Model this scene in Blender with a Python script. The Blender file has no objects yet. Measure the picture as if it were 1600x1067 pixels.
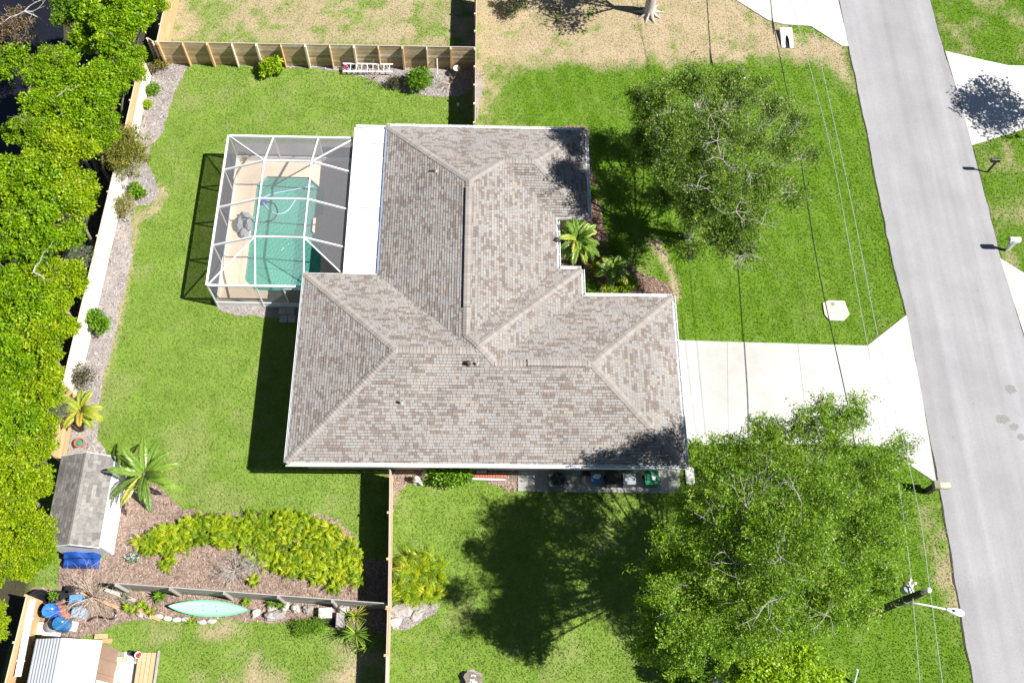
import bpy, math, random
import numpy as np
from mathutils import Vector, Matrix
rnd = random.Random(7)
C = bpy.context.scene
R_ = math.radians
# ------------------------------------------------------------------ camera, sky, sun, exposure
CAM_H = 44.5
cam_d = bpy.data.cameras.new('camera'); cam = bpy.data.objects.new('camera', cam_d); C.collection.objects.link(cam)
cam.location = (0, 0, CAM_H); cam.rotation_euler = (0.429292898, -0.0372120849, -0.00254065751)
cam_d.sensor_width = 36; cam_d.lens = 36 * 1494.86 / 1600; cam_d.clip_start = 0.5; cam_d.clip_end = 1500
C.camera = cam
SUN_EL, SUN_AZ = R_(49.5), R_(-12.0)          # azimuth measured from +X
w = bpy.data.worlds.new('World'); C.world = w; w.use_nodes = True
wn = w.node_tree.nodes; bg = wn['Background']
sky = wn.new('ShaderNodeTexSky'); sky.sky_type = 'NISHITA'; sky.sun_disc = False
sky.sun_elevation = SUN_EL; sky.sun_rotation = R_(90) - SUN_AZ; sky.air_density = 0.6; sky.dust_density = 0.2; sky.ozone_density = 1.0
w.node_tree.links.new(sky.outputs[0], bg.inputs[0]); bg.inputs[1].default_value = 0.05
sl = bpy.data.lights.new('sun', 'SUN'); sl.energy = 5.0; sl.angle = R_(0.53); sl.color = (1.0, 0.97, 0.92)
so = bpy.data.objects.new('sun', sl); C.collection.objects.link(so)
sdir = Vector((math.cos(SUN_EL) * math.cos(SUN_AZ), math.cos(SUN_EL) * math.sin(SUN_AZ), math.sin(SUN_EL)))
so.rotation_euler = sdir.to_track_quat('Z', 'Y').to_euler(); so.location = sdir * 80
C.view_settings.view_transform = 'Standard'; C.view_settings.look = 'None'
C.view_settings.exposure = 0.95; C.view_settings.gamma = 1.0; C.view_settings.use_curve_mapping = False
C.cycles.max_bounces = 8; C.cycles.transparent_max_bounces = 24
# ------------------------------------------------------------------ helpers
F_ = 1494.86
RM = np.array(cam.rotation_euler.to_matrix())
def at(x, y, z=0.0):
    d = RM @ np.array([(x - 800) / F_, -(y - 533.5) / F_, -1.0]); t = (z - CAM_H) / d[2]
    return Vector((d[0] * t, d[1] * t, z))
def pix(p):
    q = RM.T @ (np.array(p, float) - np.array([0, 0, CAM_H]))
    return 800 + F_ * q[0] / -q[2], 533.5 - F_ * q[1] / -q[2]
ORG = {}
def tag(o, label=None, cat=None, group=None, kind=None):
    if label: o['label'] = label
    if cat: o['category'] = cat
    if group: o['group'] = group
    if kind: o['kind'] = kind
    return o
def thing(name, label, cat, loc, group=None):
    o = bpy.data.objects.new(name, None); C.collection.objects.link(o)
    o.location = loc; o.empty_display_size = 0.2; ORG[o.name] = Vector(loc)
    return tag(o, label, cat, group)
def struct_empty(name, loc):
    o = bpy.data.objects.new(name, None); C.collection.objects.link(o); o.location = loc
    ORG[o.name] = Vector(loc); o['kind'] = 'structure'; return o
def link_mesh(name, me, m=None, parent=None, org=None):
    o = bpy.data.objects.new(name, me); C.collection.objects.link(o)
    if m is not None and not me.materials:
        for q in (m if isinstance(m, (list, tuple)) else [m]): me.materials.append(q)
    if parent is not None:
        o.parent = parent; ORG[o.name] = ORG.get(parent.name, Vector((0, 0, 0)))
    else:
        org = Vector(org or (0, 0, 0)); o.location = org; ORG[o.name] = org
    return o
class MB:
    def __init__(s): s.v = []; s.f = []; s.t = []
    def face(s, pts, tone=0.5):
        n = len(s.v); s.v += [tuple(p) for p in pts]; s.f.append(tuple(range(n, n + len(pts)))); s.t.append(tone); return s
    def obox(s, c, ax, h, tone=0.5):
        c = Vector(c); a = [Vector(q).normalized() * k for q, k in zip(ax, h)]; n = len(s.v)
        for sx, sy, sz in ((-1,-1,-1),(1,-1,-1),(1,1,-1),(-1,1,-1),(-1,-1,1),(1,-1,1),(1,1,1),(-1,1,1)):
            s.v.append(tuple(c + a[0]*sx + a[1]*sy + a[2]*sz))
        for q in ((0,3,2,1),(4,5,6,7),(0,1,5,4),(1,2,6,5),(2,3,7,6),(3,0,4,7)):
            s.f.append(tuple(n + k for k in q)); s.t.append(tone)
        return s
    def box(s, x0, x1, y0, y1, z0, z1, tone=0.5):
        return s.obox(((x0+x1)/2, (y0+y1)/2, (z0+z1)/2), ((1,0,0),(0,1,0),(0,0,1)), (abs(x1-x0)/2, abs(y1-y0)/2, abs(z1-z0)/2), tone)
    def beam(s, a, b, wd, ht, up=(0,0,1), tone=0.5):
        a, b = Vector(a), Vector(b); d = (b - a); u = Vector(up); sd = d.cross(u)
        if sd.length < 1e-5: sd = d.cross(Vector((1,0,0)))
        u2 = sd.cross(d)
        return s.obox((a+b)/2, (d, sd, u2), (d.length/2, wd/2, ht/2), tone)
    def tube(s, pts, rad, n=6, tone=0.5, cap=True):
        pts = [Vector(p) for p in pts]
        if not hasattr(rad, '__len__'): rad = [rad]*len(pts)
        rings = []; px_ = None
        for i, p in enumerate(pts):
            d = (pts[min(i+1, len(pts)-1)] - pts[max(i-1, 0)]).normalized()
            r = Vector((0,0,1)) if abs(d.z) < 0.9 else Vector((1,0,0))
            if px_ is not None: r = px_
            x = (r - d * r.dot(d)).normalized(); y = d.cross(x); px_ = x
            k = len(s.v); rings.append(k)
            for j in range(n):
                a = 2*math.pi*j/n; s.v.append(tuple(p + (x*math.cos(a) + y*math.sin(a))*rad[i]))
        for a, b in zip(rings, rings[1:]):
            for j in range(n):
                s.f.append((a+j, a+(j+1)%n, b+(j+1)%n, b+j)); s.t.append(tone)
        if cap:
            s.f.append(tuple(rings[0]+j for j in range(n))[::-1]); s.t.append(tone)
            s.f.append(tuple(rings[-1]+j for j in range(n))); s.t.append(tone)
        return s
    def lathe(s, c, prof, n=16, tone=0.5, sx=1.0, sy=1.0, tones=None):
        c = Vector(c); rings = []
        for r, z in prof:
            rings.append(len(s.v))
            for j in range(n):
                a = 2*math.pi*j/n; s.v.append((c.x + r*sx*math.cos(a), c.y + r*sy*math.sin(a), c.z + z))
        for i, (a, b) in enumerate(zip(rings, rings[1:])):
            for j in range(n):
                s.f.append((a+j, a+(j+1)%n, b+(j+1)%n, b+j)); s.t.append(tones[i] if tones else tone)
        s.f.append(tuple(rings[-1]+j for j in range(n))); s.t.append(tones[-1] if tones else tone)
        s.f.append(tuple(rings[0]+j for j in range(n))[::-1]); s.t.append(tone)
        return s
    def prism(s, poly, z0, z1, tone=0.5):
        n = len(s.v); k = len(poly)
        s.v += [(p[0], p[1], z0) for p in poly] + [(p[0], p[1], z1) for p in poly]
        s.f.append(tuple(range(n+k, n+2*k))); s.t.append(tone); s.f.append(tuple(range(n, n+k))[::-1]); s.t.append(tone)
        for i in range(k):
            j = (i+1) % k; s.f.append((n+i, n+j, n+k+j, n+k+i)); s.t.append(tone)
        return s
    def mesh(s, name, org=(0,0,0), smooth=False):
        o = Vector(org); me = bpy.data.meshes.new(name)
        me.from_pydata([(x-o.x, y-o.y, z-o.z) for x, y, z in s.v], [], s.f)
        at_ = me.attributes.new('tone', 'FLOAT', 'FACE'); at_.data.foreach_set('value', np.array(s.t, np.float32))
        if smooth: me.polygons.foreach_set('use_smooth', np.ones(len(me.polygons), bool))
        me.update(); return me
    def build(s, name, m, parent=None, org=None, smooth=False):
        if parent is not None: og = ORG.get(parent.name, Vector((0,0,0)))
        else: og = Vector(org or (0,0,0))
        return link_mesh(name, s.mesh(name, og, smooth), m, parent, og)
def np_mesh(name, V, Fc, tone=None, col=None):
    V = np.asarray(V, np.float32); Fc = np.asarray(Fc, np.int32); k = Fc.shape[1]
    me = bpy.data.meshes.new(name)
    me.vertices.add(len(V)); me.vertices.foreach_set('co', V.ravel())
    me.loops.add(Fc.size); me.loops.foreach_set('vertex_index', Fc.ravel())
    me.polygons.add(len(Fc)); me.polygons.foreach_set('loop_start', np.arange(0, Fc.size, k, dtype=np.int32))
    if tone is not None:
        a = me.attributes.new('tone', 'FLOAT', 'FACE'); a.data.foreach_set('value', np.asarray(tone, np.float32))
    if col is not None:
        a = me.attributes.new('ground', 'FLOAT_COLOR', 'POINT'); a.data.foreach_set('color', np.asarray(col, np.float32).ravel())
    me.update(calc_edges=True); return me
def vnoise(x, y, s, seed=0):
    x = np.asarray(x, float)/s + seed*17.3; y = np.asarray(y, float)/s - seed*9.1
    xi = np.floor(x).astype(np.int64); yi = np.floor(y).astype(np.int64); fx = x-xi; fy = y-yi
    fx = fx*fx*(3-2*fx); fy = fy*fy*(3-2*fy)
    def h(a, b):
        n = (a*374761393 + b*668265263 + seed*1442695) & 0xffffffff
        n = ((n ^ (n >> 13))*1274126177) & 0xffffffff
        return ((n ^ (n >> 16)) & 0xffff)/65535.0
    return (h(xi,yi)*(1-fx)+h(xi+1,yi)*fx)*(1-fy) + (h(xi,yi+1)*(1-fx)+h(xi+1,yi+1)*fx)*fy
def fbm(x, y, s, seed=0): return (vnoise(x,y,s,seed)*.55 + vnoise(x,y,s*.45,seed+1)*.3 + vnoise(x,y,s*.2,seed+2)*.15)
def pip(x, y, poly):
    r = np.zeros(np.shape(x), bool); n = len(poly)
    for i in range(n):
        x0, y0 = poly[i][0], poly[i][1]; x1, y1 = poly[(i+1)%n][0], poly[(i+1)%n][1]
        c = ((y0 > y) != (y1 > y)) & (x < (x1-x0)*(y-y0)/((y1-y0) if abs(y1-y0) > 1e-9 else 1e-9) + x0); r ^= c
    return r
def P(pts, z=0.0): return [tuple(at(a, b, z)[:2]) for a, b in pts]
# ------------------------------------------------------------------ materials
def newmat(name):
    m = bpy.data.materials.new(name); m.use_nodes = True; nt = m.node_tree
    return m, nt, nt.nodes['Principled BSDF']
def N(nt, t, **k):
    n = nt.nodes.new(t)
    for a, b in k.items(): setattr(n, a, b)
    return n
def ramp(nt, stops, interp='LINEAR'):
    r = N(nt, 'ShaderNodeValToRGB'); e = r.color_ramp; e.interpolation = interp
    while len(e.elements) < len(stops): e.elements.new(0.5)
    for q, (p, c) in zip(e.elements, stops): q.position = p; q.color = (*c, 1)
    return r
def noise(nt, scale, detail=4, coord='Object', rough=.6):
    tc = N(nt, 'ShaderNodeTexCoord'); n = N(nt, 'ShaderNodeTexNoise'); n.inputs['Scale'].default_value = scale
    n.inputs['Detail'].default_value = detail; n.inputs['Roughness'].default_value = rough
    if coord == 'World':
        g = N(nt, 'ShaderNodeNewGeometry'); nt.links.new(g.outputs['Position'], n.inputs['Vector'])
    else: nt.links.new(tc.outputs[coord], n.inputs['Vector'])
    return n
def mulnode(nt, a, b, f=1.0, mode='MULTIPLY'):
    m = N(nt, 'ShaderNodeMix', data_type='RGBA', blend_type=mode); m.inputs[0].default_value = f
    nt.links.new(a, m.inputs[6]); nt.links.new(b, m.inputs[7]); return m.outputs[2]
def bump(nt, b, h, dist, strength=1.0):
    n = N(nt, 'ShaderNodeBump'); n.inputs['Distance'].default_value = dist; n.inputs['Strength'].default_value = strength
    nt.links.new(h, n.inputs['Height']); nt.links.new(n.outputs[0], b.inputs['Normal'])
def sc(c, k): return tuple(min(1.0, q*k) for q in c)
def plain(name, col, rough=.6, var=.12, scale=6.0, bmp=0.0, metal=0.0, spec=.4, stain=0.0, coord='World', tone=None):
    """one base colour with fine mottling, optional wider stains and per-piece tone"""
    m, nt, b = newmat(name)
    n = noise(nt, scale, 6, coord); r = ramp(nt, [(.3, sc(col, 1-var)), (.7, sc(col, 1+var))]); nt.links.new(n.outputs[0], r.inputs[0]); out = r.outputs[0]
    if stain:
        n2 = noise(nt, scale*.13, 5, coord); r2 = ramp(nt, [(.35, (1-stain,)*3), (.6, (1, 1, 1))]); nt.links.new(n2.outputs[0], r2.inputs[0]); out = mulnode(nt, out, r2.outputs[0])
    if tone:
        a = N(nt, 'ShaderNodeAttribute', attribute_name='tone'); r3 = ramp(nt, [(0, (1-tone,)*3), (1, (1+0*tone,)*3)]); nt.links.new(a.outputs['Fac'], r3.inputs[0]); out = mulnode(nt, out, r3.outputs[0])
    nt.links.new(out, b.inputs['Base Color'])
    b.inputs['Roughness'].default_value = rough; b.inputs['Metallic'].default_value = metal; b.inputs['Specular IOR Level'].default_value = spec
    if bmp:
        nb = noise(nt, scale*4, 4, coord); bump(nt, b, nb.outputs[0], bmp)
    return m
def toned(name, stops, rough=.8, var=.15, scale=20, bmp=0.0, interp='LINEAR', spec=.2, stain=0.0):
    """per-piece colour picked from a ramp by the piece's tone, mottled"""
    m, nt, b = newmat(name)
    a = N(nt, 'ShaderNodeAttribute', attribute_name='tone'); r = ramp(nt, stops, interp); nt.links.new(a.outputs['Fac'], r.inputs[0])
    n = noise(nt, scale, 5, 'World'); r2 = ramp(nt, [(.25, (1-var,)*3), (.75, (1+0*var, 1, 1))]); nt.links.new(n.outputs[0], r2.inputs[0])
    out = mulnode(nt, r.outputs[0], r2.outputs[0])
    if stain:
        n3 = noise(nt, .5, 4, 'World'); r3 = ramp(nt, [(.35, (1-stain,)*3), (.65, (1, 1, 1))]); nt.links.new(n3.outputs[0], r3.inputs[0]); out = mulnode(nt, out, r3.outputs[0])
    nt.links.new(out, b.inputs['Base Color']); b.inputs['Roughness'].default_value = rough; b.inputs['Specular IOR Level'].default_value = spec
    if bmp: bump(nt, b, n.outputs[0], bmp)
    return m
def leafmat(name, stops, trans=.35, rough=.45, spec=.35):
    m, nt, b = newmat(name); out = nt.nodes['Material Output']
    a = N(nt, 'ShaderNodeAttribute', attribute_name='tone'); r = ramp(nt, stops); nt.links.new(a.outputs['Fac'], r.inputs[0])
    nt.links.new(r.outputs[0], b.inputs['Base Color']); b.inputs['Roughness'].default_value = rough; b.inputs['Specular IOR Level'].default_value = spec
    t = N(nt, 'ShaderNodeBsdfTranslucent'); g = N(nt, 'ShaderNodeMix', data_type='RGBA', blend_type='MULTIPLY'); g.inputs[0].default_value = 1
    nt.links.new(r.outputs[0], g.inputs[6]); g.inputs[7].default_value = (1.0, 1.0, .55, 1); nt.links.new(g.outputs[2], t.inputs[0])
    mx = N(nt, 'ShaderNodeMixShader'); mx.inputs[0].default_value = trans
    nt.links.new(b.outputs[0], mx.inputs[1]); nt.links.new(t.outputs[0], mx.inputs[2]); nt.links.new(mx.outputs[0], out.inputs[0])
    return m
M = {}
M['white_metal'] = plain('white_metal', (.78, .79, .80), .4, .04, 9)
M['aluminium'] = plain('aluminium', (.62, .63, .64), .35, .06, 9, metal=.6)
M['white_vinyl'] = plain('white_vinyl', (.80, .80, .79), .5, .05, 5, stain=.12)
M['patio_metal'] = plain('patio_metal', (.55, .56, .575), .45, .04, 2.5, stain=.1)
M['stucco'] = plain('stucco', (.62, .55, .42), .9, .08, 12, .01)
M['concrete'] = plain('concrete', (.525, .512, .485), .85, .07, 1.4, .004, stain=.20, tone=.10)
M['old_concrete'] = plain('old_concrete', (.40, .39, .36), .9, .12, 5, .006, stain=.35)
M['asphalt'] = None
M['deck'] = plain('pool_deck_paint', (.74, .60, .44), .8, .05, 7, .003, stain=.08)
M['coping'] = plain('coping', (.62, .52, .40), .8, .06, 9)
M['plaster'] = plain('pool_plaster', (.50, .70, .64), .8, .08, 2)
M['wood_fence'] = toned('fence_wood', [(0, (.34,.24,.13)), (.35, (.52,.39,.22)), (.7, (.64,.51,.33)), (1, (.76,.73,.66))], .85, .35, 5, .003)
M['wood_tan'] = toned('tan_fence_wood', [(0, (.40,.25,.12)), (.5, (.56,.37,.19)), (.72, (.62,.46,.29)), (1, (.80,.76,.69))], .8, .16, 10, .002)
M['wood_grey'] = toned('grey_fence_wood', [(0, (.20,.17,.14)), (.5, (.33,.30,.26)), (1, (.46,.44,.42))], .85, .3, 9, .003)
M['wood_cap'] = toned('fence_cap_wood', [(0, (.42,.32,.26)), (1, (.56,.46,.40))], .8, .2, 12)
M['dark_wood'] = plain('dark_wood', (.045, .035, .028), .8, .3, 8, .004)
M['pole_wood'] = plain('pole_wood', (.05, .042, .034), .85, .35, 10, .006)
M['shingle'] = toned('asphalt_shingle', [(0, (.245,.203,.180)), (.2, (.268,.224,.200)), (.4, (.315,.275,.250)), (.6, (.362,.330,.306)), (.8, (.362,.350,.338)), (.93, (.40,.355,.312))], .95, .30, 45, .004, spec=.12, stain=.16)
M['roof_deck'] = plain('roof_underlay', (.12, .095, .08), .95)
M['cap'] = toned('ridge_cap_shingle', [(0, (.295,.262,.238)), (1, (.37,.338,.312))], .95, .3, 50, .004, spec=.12)
M['vent_dark'] = plain('vent_dark', (.09, .05, .045), .7)
M['bark'] = plain('bark', (.20, .165, .135), .95, .35, 9, .02)
M['pale_bark'] = plain('pale_bark', (.42, .39, .35), .95, .3, 14, .008)
M['dead_twig'] = plain('dead_twig', (.47, .38, .30), .95, .25, 20)
M['shed_roof'] = toned('shed_shingle', [(0, (.20,.19,.18)), (1, (.36,.335,.31))], .95, .35, 7, .004, spec=.1, stain=.25)
M['brown_paint'] = plain('brown_paint', (.33, .215, .155), .7, .1, 6, tone=.25)
M['tarp_blue'] = plain('tarp_blue', (.010, .06, .27), .45, .3, 4, .01)
M['barrel_blue'] = plain('barrel_blue', (.012, .10, .48), .4, .15, 5)
M['barrel_teal'] = plain('barrel_teal', (.02, .14, .33), .4, .15, 5)
M['lid_blue'] = plain('lid_blue', (.03, .19, .62), .4, .1, 5)
M['black_plastic'] = plain('black_plastic', (.022, .022, .024), .35, .3, 5)
M['grey_plastic'] = plain('grey_plastic', (.22, .25, .28), .5, .1, 5)
M['bin_blue'] = plain('bin_blue', (.05, .21, .42), .5, .1, 5)
M['bin_green'] = plain('bin_green', (.012, .15, .085), .5, .12, 5)
M['terracotta'] = plain('terracotta', (.42, .13, .07), .8, .15, 9)
M['mint'] = plain('kayak_mint', (.16, .60, .30), .35, .06, 3)
M['kayak_deck'] = plain('kayak_deck', (.33, .55, .42), .45, .05, 5)
M['rock'] = plain('rock', (.36, .33, .31), .95, .35, 3.5, .03, stain=.35)
M['pale_rock'] = plain('pale_rock', (.55, .50, .46), .95, .25, 5, .02, stain=.25)
M['grey_rock'] = plain('grey_feature_rock', (.33, .345, .36), .85, .2, 4, .02, stain=.2)
M['red'] = plain('red', (.55, .03, .03), .5); M['orange'] = plain('orange', (.55, .16, .07), .6)
M['rubber'] = plain('rubber', (.03, .03, .03), .8); M['cable'] = plain('cable', (.015, .017, .02), .7)
M['wire'] = plain('wire', (.55, .57, .60), .4, metal=.3)
M['hose'] = plain('hose', (.45, .62, .85), .5); M['paper'] = plain('paper', (.8, .8, .78), .8)
M['tile_a'] = toned('patio_tile', [(0, (.30,.27,.22)), (.25, (.55,.46,.36)), (.5, (.66,.60,.52)), (1, (.74,.71,.66))], .7, .12, 14)
M['plank'] = toned('deck_plank', [(0, (.50,.36,.20)), (1, (.62,.47,.29))], .8, .2, 14)
M['window'] = plain('window_glass', (.03, .04, .05), .08, .05, 3, spec=.8)
def asphalt():
    m, nt, b = newmat('asphalt')
    n = noise(nt, 90, 3, 'World'); r = ramp(nt, [(.3, (.26,.257,.262)), (.7, (.355,.352,.358))]); nt.links.new(n.outputs[0], r.inputs[0])
    n2 = noise(nt, .35, 6, 'World'); r2 = ramp(nt, [(.3, (.86,.86,.86)), (.7, (1.06,1.05,1.05))]); nt.links.new(n2.outputs[0], r2.inputs[0])
    # worn wheel tracks run along the road
    g = N(nt, 'ShaderNodeNewGeometry'); mp = N(nt, 'ShaderNodeMapping'); mp.inputs['Rotation'].default_value = (0, 0, R_(-0.35)); mp2 = N(nt, 'ShaderNodeMapping'); mp2.inputs['Scale'].default_value = (1.0, .025, 1); nt.links.new(mp.outputs[0], mp2.inputs['Vector'])
    nt.links.new(g.outputs['Position'], mp.inputs['Vector']); n3 = N(nt, 'ShaderNodeTexNoise'); n3.inputs['Scale'].default_value = 1.3; n3.inputs['Detail'].default_value = 5
    nt.links.new(mp2.outputs[0], n3.inputs['Vector']); r3 = ramp(nt, [(.3, (.84,.835,.83)), (.7, (1.08,1.08,1.09))]); nt.links.new(n3.outputs[0], r3.inputs[0])
    n4 = noise(nt, 11, 6, 'World', .8); r4 = ramp(nt, [(.3, (.88,.875,.87)), (.5, (1,1,1)), (.72, (1.07,1.07,1.06))]); nt.links.new(n4.outputs[0], r4.inputs[0])
    o = mulnode(nt, mulnode(nt, mulnode(nt, r.outputs[0], r2.outputs[0]), r3.outputs[0]), r4.outputs[0]); nt.links.new(o, b.inputs['Base Color'])
    b.inputs['Roughness'].default_value = .9; b.inputs['Specular IOR Level'].default_value = .25; bump(nt, b, n.outputs[0], .006); return m
M['asphalt'] = asphalt()
def soilmat(name, a, bb, scale=14, bm=.02):
    m, nt, b = newmat(name)
    n = noise(nt, scale, 8, 'World', .75); r = ramp(nt, [(.3, a), (.68, bb)]); nt.links.new(n.outputs[0], r.inputs[0])
    n2 = noise(nt, .9, 4, 'World'); r2 = ramp(nt, [(.3, (.72,.72,.74)), (.7, (1.1,1.08,1.06))]); nt.links.new(n2.outputs[0], r2.inputs[0])
    nt.links.new(mulnode(nt, r.outputs[0], r2.outputs[0]), b.inputs['Base Color']); b.inputs['Roughness'].default_value = .95; b.inputs['Specular IOR Level'].default_value = .1
    bump(nt, b, n.outputs[0], bm); return m
M['mulch_grey'] = soilmat('grey_mulch', (.19,.165,.15), (.41,.37,.35))
M['mulch_brown'] = soilmat('brown_mulch', (.15,.10,.075), (.40,.30,.24))
M['mulch_red'] = soilmat('red_mulch', (.10,.05,.035), (.30,.18,.13))
M['chips_brown'] = toned('mulch_chip_brown', [(0, (.13,.085,.065)), (.6, (.34,.24,.195)), (1, (.46,.37,.33))])
M['chips_grey'] = toned('mulch_chip_grey', [(0, (.17,.15,.14)), (.6, (.36,.33,.32)), (1, (.52,.50,.50))])
M['gravel'] = soilmat('gravel', (.30,.26,.22), (.52,.47,.42), 30)
def lawnmat():
    m, nt, b = newmat('lawn')
    a = N(nt, 'ShaderNodeAttribute', attribute_name='ground'); s = N(nt, 'ShaderNodeSeparateColor'); nt.links.new(a.outputs['Color'], s.inputs[0])
    ta = N(nt, 'ShaderNodeAttribute', attribute_name='tone')
    n = noise(nt, 9, 8, 'World', .8); n2 = noise(nt, .8, 5, 'World')
    def mixc(f, ca, cb):
        x = N(nt, 'ShaderNodeMix', data_type='RGBA'); nt.links.new(f, x.inputs[0])
        for q, i in ((ca, 6), (cb, 7)):
            if isinstance(q, tuple): x.inputs[i].default_value = (*q, 1)
            else: nt.links.new(q, x.inputs[i])
        return x.outputs[2]
    c = mixc(s.outputs[2], (.172, .258, .046), (.092, .186, .008))      # pale cut grass .. lush grass
    c = mixc(s.outputs[0], c, (.375, .30, .20))                        # dry straw
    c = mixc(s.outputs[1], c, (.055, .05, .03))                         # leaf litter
    r = ramp(nt, [(.25, (.70,.74,.68)), (.75, (1.28,1.24,1.24))]); nt.links.new(n.outputs[0], r.inputs[0])
    r2 = ramp(nt, [(.3, (.84,.88,.8)), (.7, (1.14,1.1,1.2))]); nt.links.new(n2.outputs[0], r2.inputs[0])
    o = mulnode(nt, mulnode(nt, c, r.outputs[0]), r2.outputs[0])
    r3 = ramp(nt, [(0, (.66,.70,.62)), (1, (1.42,1.38,1.34))]); nt.links.new(ta.outputs['Fac'], r3.inputs[0])
    x = N(nt, 'ShaderNodeMix', data_type='RGBA', blend_type='MULTIPLY'); x.inputs[0].default_value = 1; nt.links.new(o, x.inputs[6]); nt.links.new(r3.outputs[0], x.inputs[7])
    nt.links.new(x.outputs[2], b.inputs['Base Color']); b.inputs['Roughness'].default_value = .85; b.inputs['Specular IOR Level'].default_value = .15
    bump(nt, b, n.outputs[0], .05); return m
M['lawn'] = lawnmat()
def watermat():
    m, nt, b = newmat('pool_water'); out = nt.nodes['Material Output']
    b.inputs['Base Color'].default_value = (.11, .37, .30, 1); b.inputs['Roughness'].default_value = .1; b.inputs['Specular IOR Level'].default_value = .3
    t = N(nt, 'ShaderNodeBsdfTransparent'); t.inputs[0].default_value = (.42, .80, .68, 1)
    mx = N(nt, 'ShaderNodeMixShader'); mx.inputs[0].default_value = .45
    nt.links.new(b.outputs[0], mx.inputs[1]); nt.links.new(t.outputs[0], mx.inputs[2]); nt.links.new(mx.outputs[0], out.inputs[0]); return m
M['water'] = watermat()
def pondmat():
    m, nt, b = newmat('pond_water'); b.inputs['Base Color'].default_value = (.012, .013, .018, 1); b.inputs['Roughness'].default_value = .12
    n = noise(nt, 2, 3, 'World'); bump(nt, b, n.outputs[0], .02); return m
M['pond'] = pondmat()
def screenmat(name, k, col):
    """insect screen: mostly holes face-on, closing up at a grazing angle like a real mesh"""
    m, nt, b = newmat(name); out = nt.nodes['Material Output']
    lw = N(nt, 'ShaderNodeLayerWeight'); lw.inputs['Blend'].default_value = .5
    mr = N(nt, 'ShaderNodeMapRange'); nt.links.new(lw.outputs['Facing'], mr.inputs[0]); mr.inputs[3].default_value = k; mr.inputs[4].default_value = min(.95, k+.55)
    t = N(nt, 'ShaderNodeBsdfTransparent'); d = N(nt, 'ShaderNodeBsdfDiffuse'); d.inputs[0].default_value = (*col, 1)
    mx = N(nt, 'ShaderNodeMixShader'); nt.links.new(mr.outputs[0], mx.inputs[0]); nt.links.new(t.outputs[0], mx.inputs[1]); nt.links.new(d.outputs[0], mx.inputs[2])
    nt.links.new(mx.outputs[0], out.inputs[0]); return m
M['screen'] = screenmat('insect_screen', .17, (.27, .265, .285)); M['screen_wall'] = screenmat('wall_screen', .34, (.13, .125, .14))
LF = {}
LF['oak'] = leafmat('oak_leaf', [(0, (.055,.12,.008)), (.4, (.145,.275,.011)), (.75, (.25,.41,.02)), (1, (.44,.54,.12))], .40)
LF['oak_dark'] = leafmat('dark_oak_leaf', [(0, (.05,.10,.014)), (.45, (.125,.225,.022)), (.8, (.22,.34,.035)), (.95, (.34,.38,.06)), (1, (.45,.46,.22))], .4)
LF['hedge'] = leafmat('hedge_leaf', [(0, (.06,.13,.003)), (.4, (.17,.33,.003)), (.8, (.31,.48,.005)), (1, (.48,.56,.03))], .42)
LF['hedge_lime'] = leafmat('hedge_lime_leaf', [(0, (.08,.15,.003)), (.4, (.24,.38,.003)), (.8, (.40,.52,.006)), (1, (.58,.56,.05))], .42)
LF['hedge_dark'] = leafmat('hedge_dark_leaf', [(0, (.035,.085,.006)), (.4, (.09,.20,.006)), (.8, (.18,.32,.010)), (1, (.34,.42,.03))], .38)
LF['lime'] = leafmat('lime_leaf', [(0, (.12,.24,.006)), (.5, (.29,.46,.010)), (1, (.50,.62,.03))], .35)
LF['olive'] = leafmat('olive_leaf', [(0, (.08,.10,.015)), (.5, (.20,.22,.03)), (1, (.36,.32,.05))], .3)
LF['palm'] = leafmat('palm_leaf', [(0, (.06,.13,.02)), (.5, (.18,.31,.035)), (.85, (.30,.40,.06)), (1, (.50,.46,.08))], .25, .35, .5)
LF['palm_yellow'] = leafmat('yellow_palm_leaf', [(0, (.14,.22,.02)), (.5, (.32,.40,.035)), (.8, (.45,.42,.05)), (1, (.58,.34,.08))], .3)
LF['fern'] = leafmat('fern_leaf', [(0, (.08,.16,.006)), (.45, (.26,.38,.008)), (.8, (.42,.52,.012)), (1, (.56,.52,.02))], .35)
LF['green'] = leafmat('green_leaf', [(0, (.06,.14,.008)), (.5, (.14,.30,.012)), (1, (.26,.42,.03))], .35)
LF['dark'] = leafmat('dark_red_leaf', [(0, (.03,.04,.02)), (.5, (.06,.08,.03)), (1, (.14,.08,.05))], .25)
LF['grey'] = leafmat('grey_leaf', [(0, (.10,.13,.08)), (1, (.24,.27,.18))], .3)
LF['brown'] = leafmat('brown_leaf', [(0, (.09,.06,.03)), (1, (.26,.19,.10))], .2)
LF['straw'] = leafmat('moss_strand', [(0, (.22,.22,.19)), (1, (.42,.42,.37))], .2)
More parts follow.
